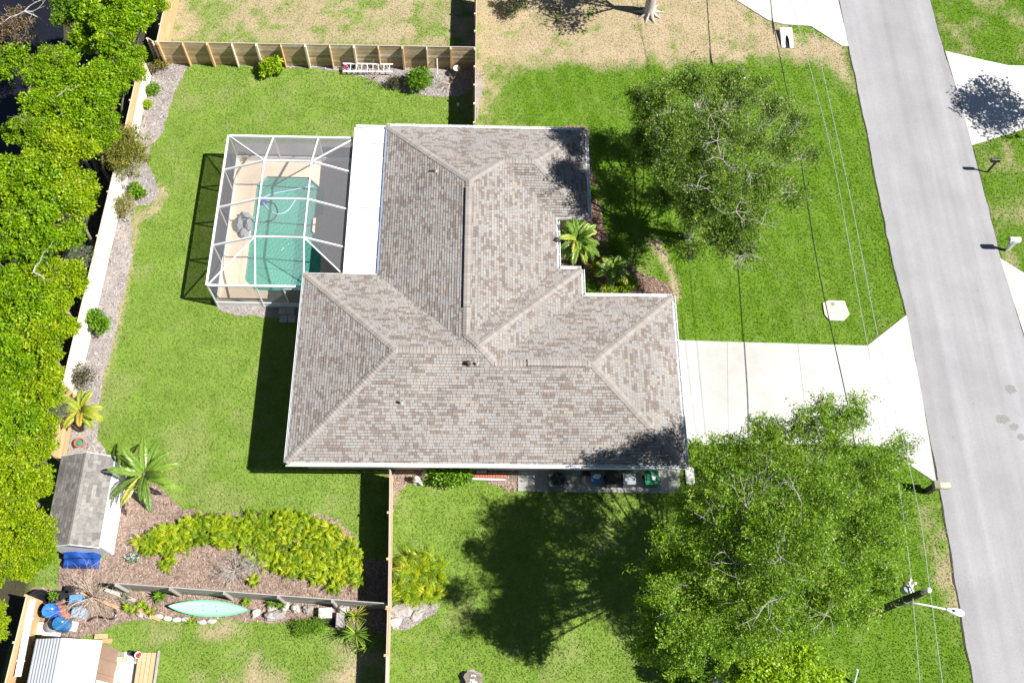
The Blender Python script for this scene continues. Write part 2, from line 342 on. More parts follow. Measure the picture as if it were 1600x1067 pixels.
# ------------------------------------------------------------------ ground
POLY = {
 'dry_lot': P([(262,-60),(742,-60),(742,74),(500,70),(247,66)]),
 'dry_front': P([(742,-60),(1140,-60),(1215,40),(1300,60),(1330,80),(1345,150),(1300,100),(1225,90),(1100,100),(980,104),(850,98),(780,108),(752,190),(742,190)]),
 'south_yard': P([(230,985),(330,975),(420,985),(520,1000),(600,1010),(604,1090),(240,1090)]),
 'verge': P([(1440,790),(1482,790),(1510,960),(1490,960),(1455,900)]),
 'trail': P([(1012,375),(1030,372),(1048,410),(1062,450),(1064,470),(1052,470),(1046,430),(1030,400)]),
 'sand': P([(1262,52),(1300,60),(1302,90),(1276,95),(1258,80)]),
 'edge_w': P([(246,280),(262,300),(250,330),(222,345),(210,400),(200,460),(186,520),(170,580),(160,625),(152,625),(160,575),(176,515),(190,455),(200,400),(210,335),(240,322)]),
 'front': P([(742,80),(1330,60),(1600,-60),(1800,1200),(1000,1200),(1060,740),(1060,470),(915,340),(915,195),(742,195)]),
 'south_lawn': P([(610,735),(1060,735),(1080,1200),(610,1200)]),
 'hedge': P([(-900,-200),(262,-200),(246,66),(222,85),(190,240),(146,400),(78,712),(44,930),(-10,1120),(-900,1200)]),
 'east': P([(1455,-60),(2600,-200),(2600,1200),(1640,1200)]),
}
JIT = [(0,0),(.3,.1),(-.25,.2),(.1,-.35),(-.15,-.2)]
def soft(x, y, poly, amp=.5, s=1.2, seed=3):
    wx = x + (fbm(x, y, s, seed)-.5)*2*amp; wy = y + (fbm(x, y, s, seed+40)-.5)*2*amp
    return sum(pip(wx+a*amp*1.6, wy+b*amp*1.6, poly) for a, b in JIT)/5.0
def ground_attr(x, y):
    n1 = fbm(x, y, 2.2, 11); n2 = fbm(x, y, .7, 12); n3 = fbm(x, y, 6, 13)
    dry = np.clip((n1-.60)*1.2, 0, .2) + np.clip((n2-.64)*1.0, 0, .18)
    fr = soft(x, y, POLY['front'], .3); sl_ = soft(x, y, POLY['south_lawn'], .3)
    dry = dry*(1-.55*fr)
    dl = soft(x, y, POLY['dry_lot'], .2); dry = np.maximum(dry, dl*np.clip(.92 - np.clip(n2-.50,0,1)*4.5 - np.clip(n1-.52,0,1)*2.2, 0, 1))
    df = soft(x, y, POLY['dry_front'], .8, 1.0); dry = np.maximum(dry, df*np.clip(1.02 - np.clip(n2-.60,0,1)*4, .15, 1))
    sy = soft(x, y, POLY['south_yard'], .6); dry = np.maximum(dry, sy*np.clip((n1-.44)*5.0, 0, .95))
    vg = soft(x, y, POLY['verge'], .5); dry = np.maximum(dry, vg*np.clip(.25+(n2-.4)*2.2, 0, .8))
    tr = soft(x, y, POLY['trail'], .12, .5); dry = np.maximum(dry, tr*.95)
    sd = soft(x, y, POLY['sand'], .4, .6); dry = np.maximum(dry, sd*1.0)
    ew = soft(x, y, POLY['edge_w'], .14, .6); dry = np.maximum(dry, ew*.8)
    ea = soft(x, y, POLY['east'], .2); dry = np.maximum(dry, ea*np.clip((n2-.45)*2, 0, .6))
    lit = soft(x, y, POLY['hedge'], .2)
    # mown stripes run along the road on the front lawn
    st = .5 + .5*np.sin((x*math.cos(R_(-11)) - y*math.sin(R_(-11)))*2*math.pi/1.15)
    st2 = np.sin((y + .18*x + .6*fbm(x, y, 5, 15))*2*math.pi/1.2)
    lush = .12 + .05*st2*(1-fr) + .35*np.clip(n3-.35, 0, 1) + fr*(.48 + .30*st) + sl_*.05
    lush = np.clip(lush - .25*np.clip(n2-.5, 0, 1) + .12*ea, 0, 1)
    return np.stack([np.clip(dry, 0, 1), lit, lush, np.ones_like(dry)], -1)
gx = np.concatenate([[-400,-200,-100,-60,-40], np.arange(-30, 40.01, .25), [50,70,110,220,400]])
gy = np.concatenate([[-300,-150,-60,-30,-12], np.arange(-4, 52.01, .25), [60,80,120,220,400]])
GX, GY = np.meshgrid(gx, gy); GA = ground_attr(GX.ravel(), GY.ravel())
nx, ny = len(gx), len(gy)
ii = (np.arange(ny-1)[:, None]*nx + np.arange(nx-1)[None, :]).ravel()
GF = np.stack([ii, ii+1, ii+1+nx, ii+nx], -1)
gz = (fbm(GX.ravel(), GY.ravel(), 1.5, 5)-.5)*.02 - .012
# the pool basin is dug out of the sheet: faces under it are left away
pc = np.stack([(GX.ravel()[GF]).mean(1), (GY.ravel()[GF]).mean(1)], -1)
dug = (pc[:,0] > -12.9) & (pc[:,0] < -7.6) & (pc[:,1] > 22.6) & (pc[:,1] < 30.9)
GF = GF[~dug]
gm = np_mesh('ground', np.stack([GX.ravel(), GY.ravel(), gz], -1), GF, tone=np.full(len(GF), .45), col=GA)
tag(link_mesh('ground', gm, M['lawn']), kind='structure')
def sample_ground(x, y):
    i = np.clip(np.searchsorted(gx, x), 0, nx-1); j = np.clip(np.searchsorted(gy, y), 0, ny-1); return GA[j*nx+i]
def sheet(name, poly, z, m, kind='structure', parent=None, tone=.5):
    b = MB(); b.face([(p[0], p[1], z) for p in poly], tone); o = b.build(name, m, parent)
    return tag(o, kind=kind) if kind else o
# ---- road
RL = P([(1310,0),(1326,73),(1345,160),(1372,300),(1397,420),(1416,492),(1440,615),(1466,755),(1482,840),(1500,950),(1521,1067)])
RR = P([(1453,0),(1474,80),(1500,160),(1518,225),(1545,330),(1563,400),(1600,530),(1640,680),(1690,860),(1750,1067)])
def ext(pl, k):
    a = Vector(pl[0]); d = (a - Vector(pl[2])).normalized(); b = Vector(pl[-1]); e = (b - Vector(pl[-3])).normalized()
    return [tuple(a + d*k)] + list(pl) + [tuple(b + e*k)]
RLx, RRx = ext(RL, 150), ext(RR, 150)
def resample(pl, step):
    out = []
    for a, b in zip(pl, pl[1:]):
        a, b = Vector(a), Vector(b); k = max(1, int((b-a).length/step))
        out += [tuple(a.lerp(b, i/k)) for i in range(k)]
    return out + [tuple(pl[-1])]
def wob(pl, amp, s, seed):
    a = np.array(pl); o = (fbm(a[:,0], a[:,1], s, seed)-.5)*2*amp; return [(x+q, y) for (x, y), q in zip(pl, o)]
roadpoly = wob(resample(RLx, .35), .07, .9, 21) + wob(resample(RRx, .35), .07, .9, 22)[::-1]
b = MB(); b.prism(roadpoly, -.05, .03); tag(b.build('road', M['asphalt']), kind='structure')
# stains and patches on the asphalt
b = MB()
for (px_, py_, rx, ry) in ((1578,608,.30,.26),(1587,549,.0,.0),(1584,667,.24,.2),(1566,655,.36,.24),(1595,683,.2,.17),(1527,454,.05,.05),(1489,683,.05,.04),(1521,631,.05,.05)):
    if rx == 0: continue
    c = at(px_, py_); pts = []
    for k in range(18):
        a = k/18*2*math.pi; q = .8+.4*rnd.random(); pts.append((c.x+rx*q*math.cos(a), c.y+ry*q*math.sin(a), .034))
    b.face(pts, .5)
b.build('road_stain', plain('road_stain', (.215,.205,.20), .85, .25, 20), None)['kind'] = 'structure'
# crumbling dark edge line of old tar along the road
b = MB()
for pl, s_ in ((RLx, -1), (RRx, 1)):
    q = wob(resample(pl, .35), .07, .9, 21 if s_ < 0 else 22)
    for a, c in zip(q, q[1:]):
        wd = .03 + .05*rnd.random()
        b.face([(a[0]+s_*.0, a[1], .012), (c[0], c[1], .012), (c[0]+s_*wd, c[1], .012), (a[0]+s_*wd, a[1], .012)])
b.build('road_edge', M['dark_wood'])['kind'] = 'structure'
# ---- driveways
def slabs(parent, polys, z0, z1, m, name='slab'):
    for pl in polys:
        c = Vector((sum(p[0] for p in pl)/len(pl), sum(p[1] for p in pl)/len(pl)))
        q = [tuple(c + (Vector(p)-c)*(1 - .012/max(.3, (Vector(p)-c).length))) for p in pl]
        b = MB(); b.prism(q, z0, z1, rnd.random()); b.build(name, m, parent)
drive = struct_empty('driveway', tuple(at(1230, 610)))
JP = [P(q) for q in ([(1045,531),(1136,534),(1138,694),(1052,697)], [(1136,534),(1246,537),(1264,695),(1138,694)], [(1246,537),(1355,540),(1378,698),(1264,695)],
     [(1355,540),(1416,492),(1440,615),(1463,755),(1378,698)])]
slabs(drive, JP, -.05, .036, M['concrete'])
nd = struct_empty('driveway', tuple(at(1260, 10)))
slabs(nd, [P(q) for q in ([(1100,-30),(1201,-30),(1206,34),(1201,33)], [(1201,-30),(1303,-30),(1310,2),(1326,73),(1316,73),(1267,42),(1225,39),(1207,35)])], -.05, .036, M['concrete'])
ed = struct_empty('driveway', tuple(at(1560, 150)))
slabs(ed, [P(q) for q in ([(1476,80),(1530,93),(1576,103),(1640,104),(1640,190),(1518,228),(1497,150)], [(1640,104),(1900,104),(1900,180),(1640,190)])], -.05, .036, M['concrete'])
ed2 = struct_empty('driveway', tuple(at(1600, 470)))
slabs(ed2, [P(q) for q in ([(1561,403),(1602,428),(1760,432),(1800,700),(1645,690),(1603,535)],)], -.05, .036, M['concrete'])
# faint tyre smudge on the driveway
b = MB(); c = at(1193, 592)
for k in range(9):
    a = rnd.random()*6.3; r = rnd.random(); o = Vector((c.x+r*.8*math.cos(a), c.y+r*.18*math.sin(a)))
    b.face([(o.x+.22*math.cos(t*.698)*(.6+rnd.random()*.5), o.y+.07*math.sin(t*.698)*(.6+rnd.random()*.5), .0385+.0006*k) for t in range(9)])
b.build('driveway_stain', plain('driveway_stain', (.475,.455,.42), .85, .06, 8))['kind'] = 'structure'
# ---- planting beds
BED = {
 'west': ([(236,97),(262,92),(300,98),(289,112),(274,140),(263,175),(255,210),(237,228),(230,255),(244,282),(246,305),(234,322),(214,322),(206,345),(206,400),(194,455),(183,500),(173,545),(161,590),(153,640),(151,685),(165,700),(170,716),(80,716),(118,600),(160,440),(188,300),(215,170)], 'mulch_grey', .004),
 'north': ([(240,90),(700,104),(741,104),(741,138),(720,150),(690,152),(655,148),(610,140),(575,124),(530,112),(480,107),(400,104),(300,99)], 'mulch_grey', .008),
 'south': ([(178,752),(200,745),(245,760),(290,795),(330,802),(400,801),(480,801),(530,810),(553,838),(566,873),(607,878),(606,940),(180,918),(90,922),(95,870),(150,880),(178,860)], 'mulch_brown', .006),
 'front': ([(880,196),(918,200),(924,262),(938,292),(938,335),(962,395),(1002,428),(1042,443),(1055,464),(1000,480),(870,470),(850,420),(860,345),(900,330)], 'mulch_red', .006),
 'cage_south': ([(338,476),(470,476),(470,500),(400,494),(350,490),(342,486)], 'mulch_grey', .006),
 'cage_north': ([(366,224),(560,224),(560,250),(372,250)], 'mulch_grey', .005),
 'house_south': ([(600,715),(812,715),(812,762),(795,768),(745,746),(690,742),(640,752),(622,770),(612,800)], 'mulch_brown', .006),
 'neighbour': ([(48,918),(180,922),(600,944),(606,990),(560,985),(500,968),(430,972),(330,968),(262,962),(215,968),(180,975),(150,990),(100,1000),(60,990)], 'mulch_brown', .004),
 'black_fabric': ([(612,948),(640,938),(672,944),(690,940),(680,958),(655,972),(640,985),(612,985)], 'mulch_grey', .010),
 'stump': ([(722,1052),(740,1046),(752,1056),(756,1090),(720,1090)], 'mulch_grey', .006),
 'ring': ([(1108,1085),(1118,1055),(1133,1038),(1150,1040),(1175,1085)], 'gravel', .006),
 'fence_foot': ([(744,110),(752,110),(756,135),(748,170),(744,195)], 'mulch_grey', .006),
}
for k, (pl, m, z) in BED.items():
    pw = resample(P(pl)+[P(pl)[0]], .3)[:-1]; a = np.array(pw)
    ox = (fbm(a[:,0], a[:,1], .5, 31)-.5)*.3; oy = (fbm(a[:,0], a[:,1], .5, 32)-.5)*.3
    pw = [(x+p, y+q) for (x, y), p, q in zip(pw, ox, oy)]; BED[k] = (pw, m, z)
    sheet('mulch_bed', pw, z, M[m])
# loose chips lying on the beds
def scatter(poly, n, rs):
    a = np.array(poly); lo, hi = a.min(0), a.max(0); out = []
    x = rs.uniform(lo[0], hi[0], n*4); y = rs.uniform(lo[1], hi[1], n*4); k = pip(x, y, poly); return x[k][:n], y[k][:n]
def chips(name, keys, m, dens, rs):
    V = []; T = []
    for k in keys:
        pl = BED[k][0]; a = np.array(pl); ar = abs(np.sum(a[:,0]*np.roll(a[:,1],-1)-a[:,1]*np.roll(a[:,0],-1)))/2
        x, y = scatter(pl, int(ar*dens), rs); n = len(x); th = rs.uniform(0, 6.28, n); l = rs.uniform(.025, .08, n); wd = rs.uniform(.008, .022, n)
        tz = rs.uniform(-.012, .02, n); z = BED[k][2] + .012 + rs.uniform(0, .02, n); c, s = np.cos(th), np.sin(th)
        for sx, sy in ((-1,-1),(1,-1),(1,1),(-1,1)):
            pass
        q = np.stack([np.stack([x+c*l*sx-s*wd*sy, y+s*l*sx+c*wd*sy, z+tz*sx+.006*sy], -1) for sx, sy in ((-1,-1),(1,-1),(1,1),(-1,1))], 1)
        V.append(q.reshape(-1, 3)); T.append(rs.uniform(0, 1, n))
    V = np.concatenate(V); F = np.arange(len(V)).reshape(-1, 4)
    tag(link_mesh(name, np_mesh(name, V, F, np.concatenate(T)), m), kind='stuff')
rs = np.random.RandomState(3)
chips('mulch_chips', ['south', 'front', 'house_south', 'neighbour'], M['chips_brown'], 170, rs)
chips('mulch_chips', ['west', 'north', 'cage_south', 'black_fabric'], M['chips_grey'], 90, rs)
# ---- pond behind the hedge
pond = P([(-140,-40),(20,-30),(95,-40),(100,60),(60,90),(40,150),(45,220),(40,280),(5,330),(-200,330)])
sheet('water', pond, .012, M['pond'])
# ---- grass blades
hx0, hx1, hy0, hy1 = -8.0, 8.9, 13.6, 31.0
HOUSE = [[(-8.0,13.6),(8.93,13.6),(8.93,21.05),(4.48,21.05),(4.48,22.5),(3.3,22.5),(3.3,26.7),(4.94,26.7),(4.94,31.0),(-6.7,31.0),(-6.7,22.2),(-8,22.2)], [(-13.5,22.1),(-6.6,22.1),(-6.6,31.5),(-13.5,31.5)]]
NOGRASS = [v[0] for v in BED.values()] + HOUSE + [RLx + RRx[::-1]] + JP + [pond, P([(809,720),(809,767),(1061,771),(1061,720)])]
for e in (nd, ed, ed2): pass
NOGRASS += [P([(1100,-30),(1303,-30),(1326,73),(1316,73),(1267,42),(1207,35)]), P([(1476,80),(1576,103),(1900,104),(1900,180),(1640,190),(1518,228)]), P([(1561,403),(1602,428),(1760,432),(1800,700),(1645,690)])]
def blades(name, n, rs):
    x = rs.uniform(-24, 37, n); y = rs.uniform(-1, 48, n)
    # only what the camera's field could reach, with a margin
    q = (RM.T @ np.stack([x, y, np.full(n, -CAM_H)])); u = 800 + F_*q[0]/-q[2]; v = 533.5 - F_*q[1]/-q[2]
    k = (u > -60) & (u < 1660) & (v > -60) & (v < 1130); x, y = x[k], y[k]
    k = np.ones(len(x), bool)
    for pl in NOGRASS: k &= ~pip(x, y, pl)
    k &= ~pip(x, y, POLY['hedge']); x, y = x[k], y[k]
    g = sample_ground(x + rs.uniform(-.15, .15, len(x)), y + rs.uniform(-.15, .15, len(x)))
    k = rs.uniform(0, 1, len(x)) > g[:,0]*.45; x, y, g = x[k], y[k], g[k]; n = len(x)
    th = rs.uniform(0, 6.28, n); h = rs.uniform(.03, .09, n)*(1-.4*g[:,0]); l = rs.uniform(.03, .12, n); wd = rs.uniform(.012, .030, n)
    c, s = np.cos(th), np.sin(th)
    V = np.stack([np.stack([x-s*wd, y+c*wd, np.full(n, -.005)], -1), np.stack([x+s*wd, y-c*wd, np.full(n, -.005)], -1), np.stack([x+c*l, y+s*l, h], -1)], 1).reshape(-1, 3)
    tone = np.clip(rs.normal(.5, .25, n), 0, 1)
    tag(link_mesh(name, np_mesh(name, V, np.arange(len(V)).reshape(-1, 3), tone, np.repeat(g, 3, 0)), M['lawn']), kind='stuff')
blades('grass', 520000, np.random.RandomState(5))
# a few weedy clumps in the dry lot
# ------------------------------------------------------------------ house
ZE, PT = 2.75, .37
xW, xE, yS, yBw, yBe, yC, xB1, xA0, xA1, xD, yD, yN = -8.6, 9.53, 13.0, 22.66, 23.14, 21.65, 5.08, -5.04, 3.9, 5.54, 26.1, 31.63
hA = (xA1-xA0)/2; hBw = (yBw-yS)/2; hBe = (yBe-yS)/2; hC = (yC-yS)/2; hD = (yN-yD)/2
xa = (xA0+xA1)/2; ybw = (yS+yBw)/2; ybe = (yS+yBe)/2; yc = (yS+yC)/2; yd = (yN+yD)/2
AP = (xB1-hBe, ybe); SR = (xa, yBe-hA); NR = (xa, yN-hA); WV = (xA0+hBw, yBw-hBw); WA = (xW+hBw, ybw); CW = (xB1-hC, yc); CE = (xE-hC, yc); DW = (xA1-hD, yd); DE = (xD-hD, yd)
FACES = [
 ('W', xW, [(xW,yS),(xW,yBw),WA]),
 ('S', yS, [(xW,yS),(xE,yS),CE,CW,AP,WV,WA]),
 ('E', xE, [(xE,yS),(xE,yC),CE]),
 ('N', yC, [(xE,yC),(xB1,yC),CW,CE]),
 ('E', xB1, [(xB1,yC),(xB1,yBe),AP,CW]),
 ('N', yBe, [(xB1,yBe),(xA1,yBe),SR,AP]),
 ('N', yBw, [(xW,yBw),(xA0,yBw),WV,WA]),
 ('E', xA1, [(xA1,yBe),(xA1,yD),DW,NR,SR]),
 ('W', xA0, [(xA0,yN),(xA0,yBw),WV,AP,SR,NR]),
 ('N', yN, [(xA0,yN),NR,DW,DE,(xD,yN)]),
 ('E', xD, [(xD,yN),(xD,yD),DE]),
 ('S', yD, [(xD,yD),(xA1,yD),DW,DE]),
]
HB = Vector((0, 20, 0))
house = thing('house', 'single storey house with a brown shingled hip roof, beside the screened pool', 'house', HB)
def uv2w(d, e0, u, v):
    return {'S': (u, e0+v), 'N': (u, e0-v), 'W': (e0+v, u), 'E': (e0-v, u)}[d]
def w2uv(d, e0, p): return {'S': (p[0], p[1]-e0), 'N': (p[0], e0-p[1]), 'W': (p[1], p[0]-e0), 'E': (p[1], e0-p[0])}[d]
def clip(poly, axis, val, keep_gt):
    out = []
    for i in range(len(poly)):
        a, b = poly[i], poly[(i+1) % len(poly)]; ia = (a[axis] >= val) == keep_gt or a[axis] == val; ib = (b[axis] >= val) == keep_gt or b[axis] == val
        if ia: out.append(a)
        if ia != ib:
            t = (val-a[axis])/(b[axis]-a[axis]); out.append(tuple(a[k]+(b[k]-a[k])*t for k in range(2)))
    return out
b = MB()
for d, e0, pl in FACES:
    b.face([(p[0], p[1], ZE - .012 + PT*w2uv(d, e0, p)[1]) for p in pl])
roof = b.build('roof', M['roof_deck'], house)
SQ = math.sqrt(1+PT*PT); ROW = .138/SQ
WID = [.11, .16, .22, .30]; TON = [.05, .3, .5, .68, .82, .96]
def zplane(v): return ZE + PT*v
sh = MB(); cand = []
for fi, (d, e0, pl) in enumerate(FACES):
    q = [w2uv(d, e0, p) for p in pl]; um, uM = min(p[0] for p in q), max(p[0] for p in q); vM = max(p[1] for p in q)
    r = 0; v = -.03
    while v < vM:
        u = um - rnd.random()*.4; run = 0; tn = rnd.randrange(6)
        while u < uM:
            wi = rnd.choice((0, 1, 1, 2, 2, 3)); wd = WID[wi]
            if rnd.random() < .82: tn = rnd.choice((0, 0, 1, 1, 2, 2, 3, 3, 3, 4, 4, 4, 5))
            tooth = rnd.random() < .5
            c = clip(clip(clip(clip(q, 0, u+.006, True), 0, u+wd-.006, False), 1, v, True), 1, v+ROW-.010, False) if v > 0 else clip(clip(clip(q, 0, u+.006, True), 0, u+wd-.006, False), 1, v+ROW-.010, False)
            if len(c) >= 3:
                full = v > 0 and len(c) == 4 and abs((max(p[0] for p in c)-min(p[0] for p in c))-(wd-.012)) < 1e-6 and abs((max(p[1] for p in c)-min(p[1] for p in c))-ROW+.010) < 1e-6
                lo = .026 if tooth else .017
                cand.append((d, e0, u, v, wi, tn, tooth, full, c, lo))
            u += wd
        v += ROW
# the 300 shingles that show largest are objects of their own
def shscore(t):
    d, e0, u, v, wi, tn, tooth, full, c, lo = t
    x, y = uv2w(d, e0, u+WID[wi]/2, v+ROW/2); z = zplane(v); dist = (Vector((x, y, z))-Vector((0, 0, CAM_H))).length
    n = Vector((0, 0, 1)); g = {'S': (0,-PT,1), 'N': (0,PT,1), 'W': (-PT,0,1), 'E': (PT,0,1)}[d]; g = Vector(g).normalized()
    return WID[wi]/dist**2*abs(g.dot((Vector((0, 0, CAM_H))-Vector((x, y, z))).normalized()))
fulls = sorted([i for i, t in enumerate(cand) if t[7] and t[4] == 3], key=lambda i: -shscore(cand[i]))[:300]
SINGLE = set(fulls); shm = {}
for i, (d, e0, u, v, wi, tn, tooth, full, c, lo) in enumerate(cand):
    tj = min(1, max(0, TON[tn] + rnd.uniform(-.05, .05)))
    if i in SINGLE:
        key = (wi, tn, tooth)
        if key not in shm:
            mb = MB(); a_, w_, s_ = .006, WID[wi]-.006, (ROW-.010)*SQ
            mb.face([(a_, 0, lo), (w_, 0, lo), (w_, s_, .003), (a_, s_, .003)], TON[tn]); mb.face([(a_, 0, -.003), (w_, 0, -.003), (w_, 0, lo), (a_, 0, lo)], TON[tn])
            mb.face([(a_, 0, -.003), (a_, 0, lo), (a_, s_, .003)], TON[tn]); mb.face([(w_, 0, lo), (w_, 0, -.003), (w_, s_, .003)], TON[tn]); mb.face([(a_, s_, .003), (w_, s_, .003), (w_, s_, -.003), (a_, s_, -.003)], TON[tn])
            shm[key] = mb.mesh('shingle')
        ud = {'S': (1,0,0), 'N': (1,0,0), 'W': (0,1,0), 'E': (0,1,0)}[d]; vd = {'S': (0,1,PT), 'N': (0,-1,PT), 'W': (1,0,PT), 'E': (-1,0,PT)}[d]
        ud = Vector(ud); vd = Vector(vd).normalized(); nn = ud.cross(vd)
        if nn.z < 0: nn = -nn
        x, y = uv2w(d, e0, u, v); o = link_mesh('shingle', shm[key], M['shingle'], roof)
        o.matrix_local = Matrix(((ud.x, vd.x, nn.x, x-HB.x), (ud.y, vd.y, nn.y, y-HB.y), (ud.z, vd.z, nn.z, zplane(v)-HB.z), (0,0,0,1)))
    else:
        top = []
        for p in c:
            x, y = uv2w(d, e0, *p); f = (p[1]-v)/ROW; top.append((x, y, zplane(p[1]) + .003 + lo*(1-f)))
        sh.face(top, tj)
        low = [(p, t) for p, t in zip(c, top) if p[1]-v < 1e-4]
        for k in range(len(c)):
            a, e = c[k], c[(k+1) % len(c)]
            if abs(a[1]-e[1]) < 1e-6 and a[1]-v < 1e-4 or abs(a[0]-e[0]) < 1e-6:
                ta, te = top[k], top[(k+1) % len(c)]
                sh.face([ta, te, (te[0], te[1], zplane(e[1])-.004), (ta[0], ta[1], zplane(a[1])-.004)], tj)
sho = sh.build('shingle', M['shingle'], roof); sho['kind'] = 'stuff'
def w3(p, v=None):
    return p
def ridgez(p):
    return max(0, 0)
def zr(p):   # roof height at a plan point: the lowest plane among the faces that hold it
    best = None
    for d, e0, pl in FACES:
        for q in pl:
            if abs(q[0]-p[0]) < 1e-6 and abs(q[1]-p[1]) < 1e-6: return ZE + PT*w2uv(d, e0, p)[1]
LINES = [((xW,yS),WA),((xW,yBw),WA),(WA,WV),(WV,AP),(SR,AP),(SR,NR),((xA0,yN),NR),(DW,NR),(DW,DE),((xD,yN),DE),((xD,yD),DE),(AP,CW),((xB1,yBe),AP),(CW,CE),((xE,yS),CE),((xE,yC),CE)]
for a, e in LINES:
    A = Vector((a[0], a[1], zr(a))); E = Vector((e[0], e[1], zr(e))); L = (E-A).length; n = max(1, int(L/.16)); dr = (E-A).normalized()
    sd = dr.cross(Vector((0, 0, 1))).normalized(); ridge = abs(dr.z) < .02; drop = PT*.165 if ridge else PT*.165*.72
    if (a, e) == (WV, AP): continue
    b = MB()
    for k in range(n):
        p = A.lerp(E, k/n) - dr*.01; q = A.lerp(E, (k+1)/n) + dr*.06; up = Vector((0, 0, .05)); up2 = Vector((0, 0, .018)); t = rnd.random(); hw = .165+rnd.uniform(-.006, .006); dd = Vector((0, 0, -drop))
        for s_ in (-1, 1):
            b.face([p+up, q+up2, q+up2+sd*hw*s_+dd, p+up+sd*hw*s_+dd], t)
            b.face([p+up+sd*hw*s_+dd, q+up2+sd*hw*s_+dd, q+sd*hw*s_+dd-Vector((0,0,.03)), p+sd*hw*s_+dd-Vector((0,0,.03))], t)
            b.face([p+up, p+up+sd*hw*s_+dd, p+sd*hw*s_+dd-Vector((0,0,.03)), p-Vector((0,0,.03))], t)
    b.build('ridge_cap', M['cap'], roof)
# raised ridge vents
def ridge_vent(A, E):
    A, E = Vector(A), Vector(E); d = (E-A).normalized(); sd = d.cross(Vector((0, 0, 1))).normalized(); n = int((E-A).length/.145)
    b = MB(); b.obox((A+E)/2+Vector((0,0,.015)), (d, sd, (0,0,1)), ((E-A).length/2, .17, .035), .3); v = b.build('ridge_vent', M['vent_dark'], roof)
    b = MB()
    for k in range(n):
        p = A.lerp(E, k/n); q = A.lerp(E, (k+1)/n)+d*.02; t = rnd.random()
        for s_ in (-1, 1):
            b.face([p+Vector((0,0,.085)), q+Vector((0,0,.07)), q+sd*.165*s_+Vector((0,0,.042)), p+sd*.165*s_+Vector((0,0,.057))], t)
            b.face([p+sd*.165*s_+Vector((0,0,.057)), q+sd*.165*s_+Vector((0,0,.042)), q+sd*.16*s_+Vector((0,0,.025)), p+sd*.16*s_+Vector((0,0,.025))], t)
    o = b.build('ridge_cap', M['cap'], roof)
zA = ZE+PT*hA; zC = ZE+PT*hC
ridge_vent((xa, 26.75, zA), (xa, 20.1, zA)); ridge_vent((2.25, yc, zC), (4.9, yc, zC))
# plumbing stacks and a flue
def face_z(d, e0, x, y): return ZE + PT*w2uv(d, e0, (x, y))[1]
for (px_, py_, d, e0, r, h, kind) in ((681,268,'W',xA0,.05,.30,'pipe'), (732,569,'S',yS,.065,.18,'flue'), (745,569,'S',yS,.05,.2,'pipe'), (627,630,'S',yS,.05,.28,'pipe')):
    z = 4.0
    for _ in range(6):
        p = at(px_, py_, z); z = face_z(d, e0, p.x, p.y)
    p.z = z; b = MB(); b.lathe(p, [(r*1.9, -.03), (r*1.7, .05), (r*1.1, .08), (r, h), (r*.7, h), (r*.7, h-.06)], 10)
    if kind == 'flue': b.lathe(p, [(r*.8, h), (r*1.5, h+.01), (r*1.5, h+.09), (r*.2, h+.13)], 10)
    b.build('vent_pipe' if kind == 'pipe' else 'flue', M['vent_dark'] if kind == 'flue' else M['aluminium'], house)
# walls, soffit, openings
EAVES = [(xW,yS),(xE,yS),(xE,yC),(xB1,yC),(xB1,yBe),(xA1,yBe),(xA1,yD),(xD,yD),(xD,yN),(xA0,yN),(xA0,yBw),(xW,yBw)]
def inset(pl, k):
    out = []; n = len(pl)
    for i in range(n):
        a, p, c = (Vector(pl[(i-1) % n]), Vector(pl[i]), Vector(pl[(i+1) % n])); d1 = (p-a).normalized(); d2 = (c-p).normalized()
        n1 = Vector((-d1.y, d1.x)); n2 = Vector((-d2.y, d2.x)); out.append(tuple(p + (n1+n2)*k))
    return out
WALL = inset(EAVES, .55)
b = MB()
for i in range(len(WALL)):
    a, c = WALL[i], WALL[(i+1) % len(WALL)]; b.face([(*a, -.05), (*c, -.05), (*c, 2.62), (*a, 2.62)])
b.build('wall', M['stucco'], house)
b = MB(); b.face([(*p, 2.625) for p in inset(EAVES, .02)]); b.build('soffit', M['white_metal'], house)
b = MB()
for i in range(len(EAVES)):
    a, c = Vector(EAVES[i]), Vector(EAVES[(i+1) % len(EAVES)]); d = (c-a).normalized(); o = Vector((d.y, -d.x))
    m_ = (a+c)/2 + o*.012; b.obox((m_.x, m_.y, 2.672), ((d.x,d.y,0), (o.x,o.y,0), (0,0,1)), ((c-a).length/2+.012, .0125, .085))
b.build('fascia', M['white_metal'], house)
def hole(name, x0, x1, y0, y1, z0, z1, m, sub=None):
    b = MB(); b.box(x0, x1, y0, y1, z0, z1); return b.build(name, m, house)
ex = xE-.55
gd = hole('garage_door', ex+.003, ex+.04, 14.6, 19.5, .04, 2.2, M['white_metal'])
for k in range(4):
    b = MB(); b.box(ex+.042, ex+.055, 14.65, 19.45, .08+k*.54, .54+k*.54); b.build('door_panel', M['white_metal'], gd)
for (x0, x1) in ((-6.6,-5.2), (-2.2,-.8), (1.2,2.2)):
    wd = hole('window', x0, x1, yS+.51, yS+.547, .95, 2.1, M['white_metal']); b = MB(); b.box(x0+.06, x1-.06, yS+.50, yS+.508, 1.01, 2.04); b.build('pane', M['window'], wd)
for (y0, y1) in ((28.0,29.6),):
    wd = hole('window', xD-.547, xD-.51, y0, y1, .9, 2.1, M['white_metal']); b = MB(); b.box(xD-.508, xD-.50, y0+.06, y1-.06, .96, 2.04); b.build('pane', M['window'], wd)
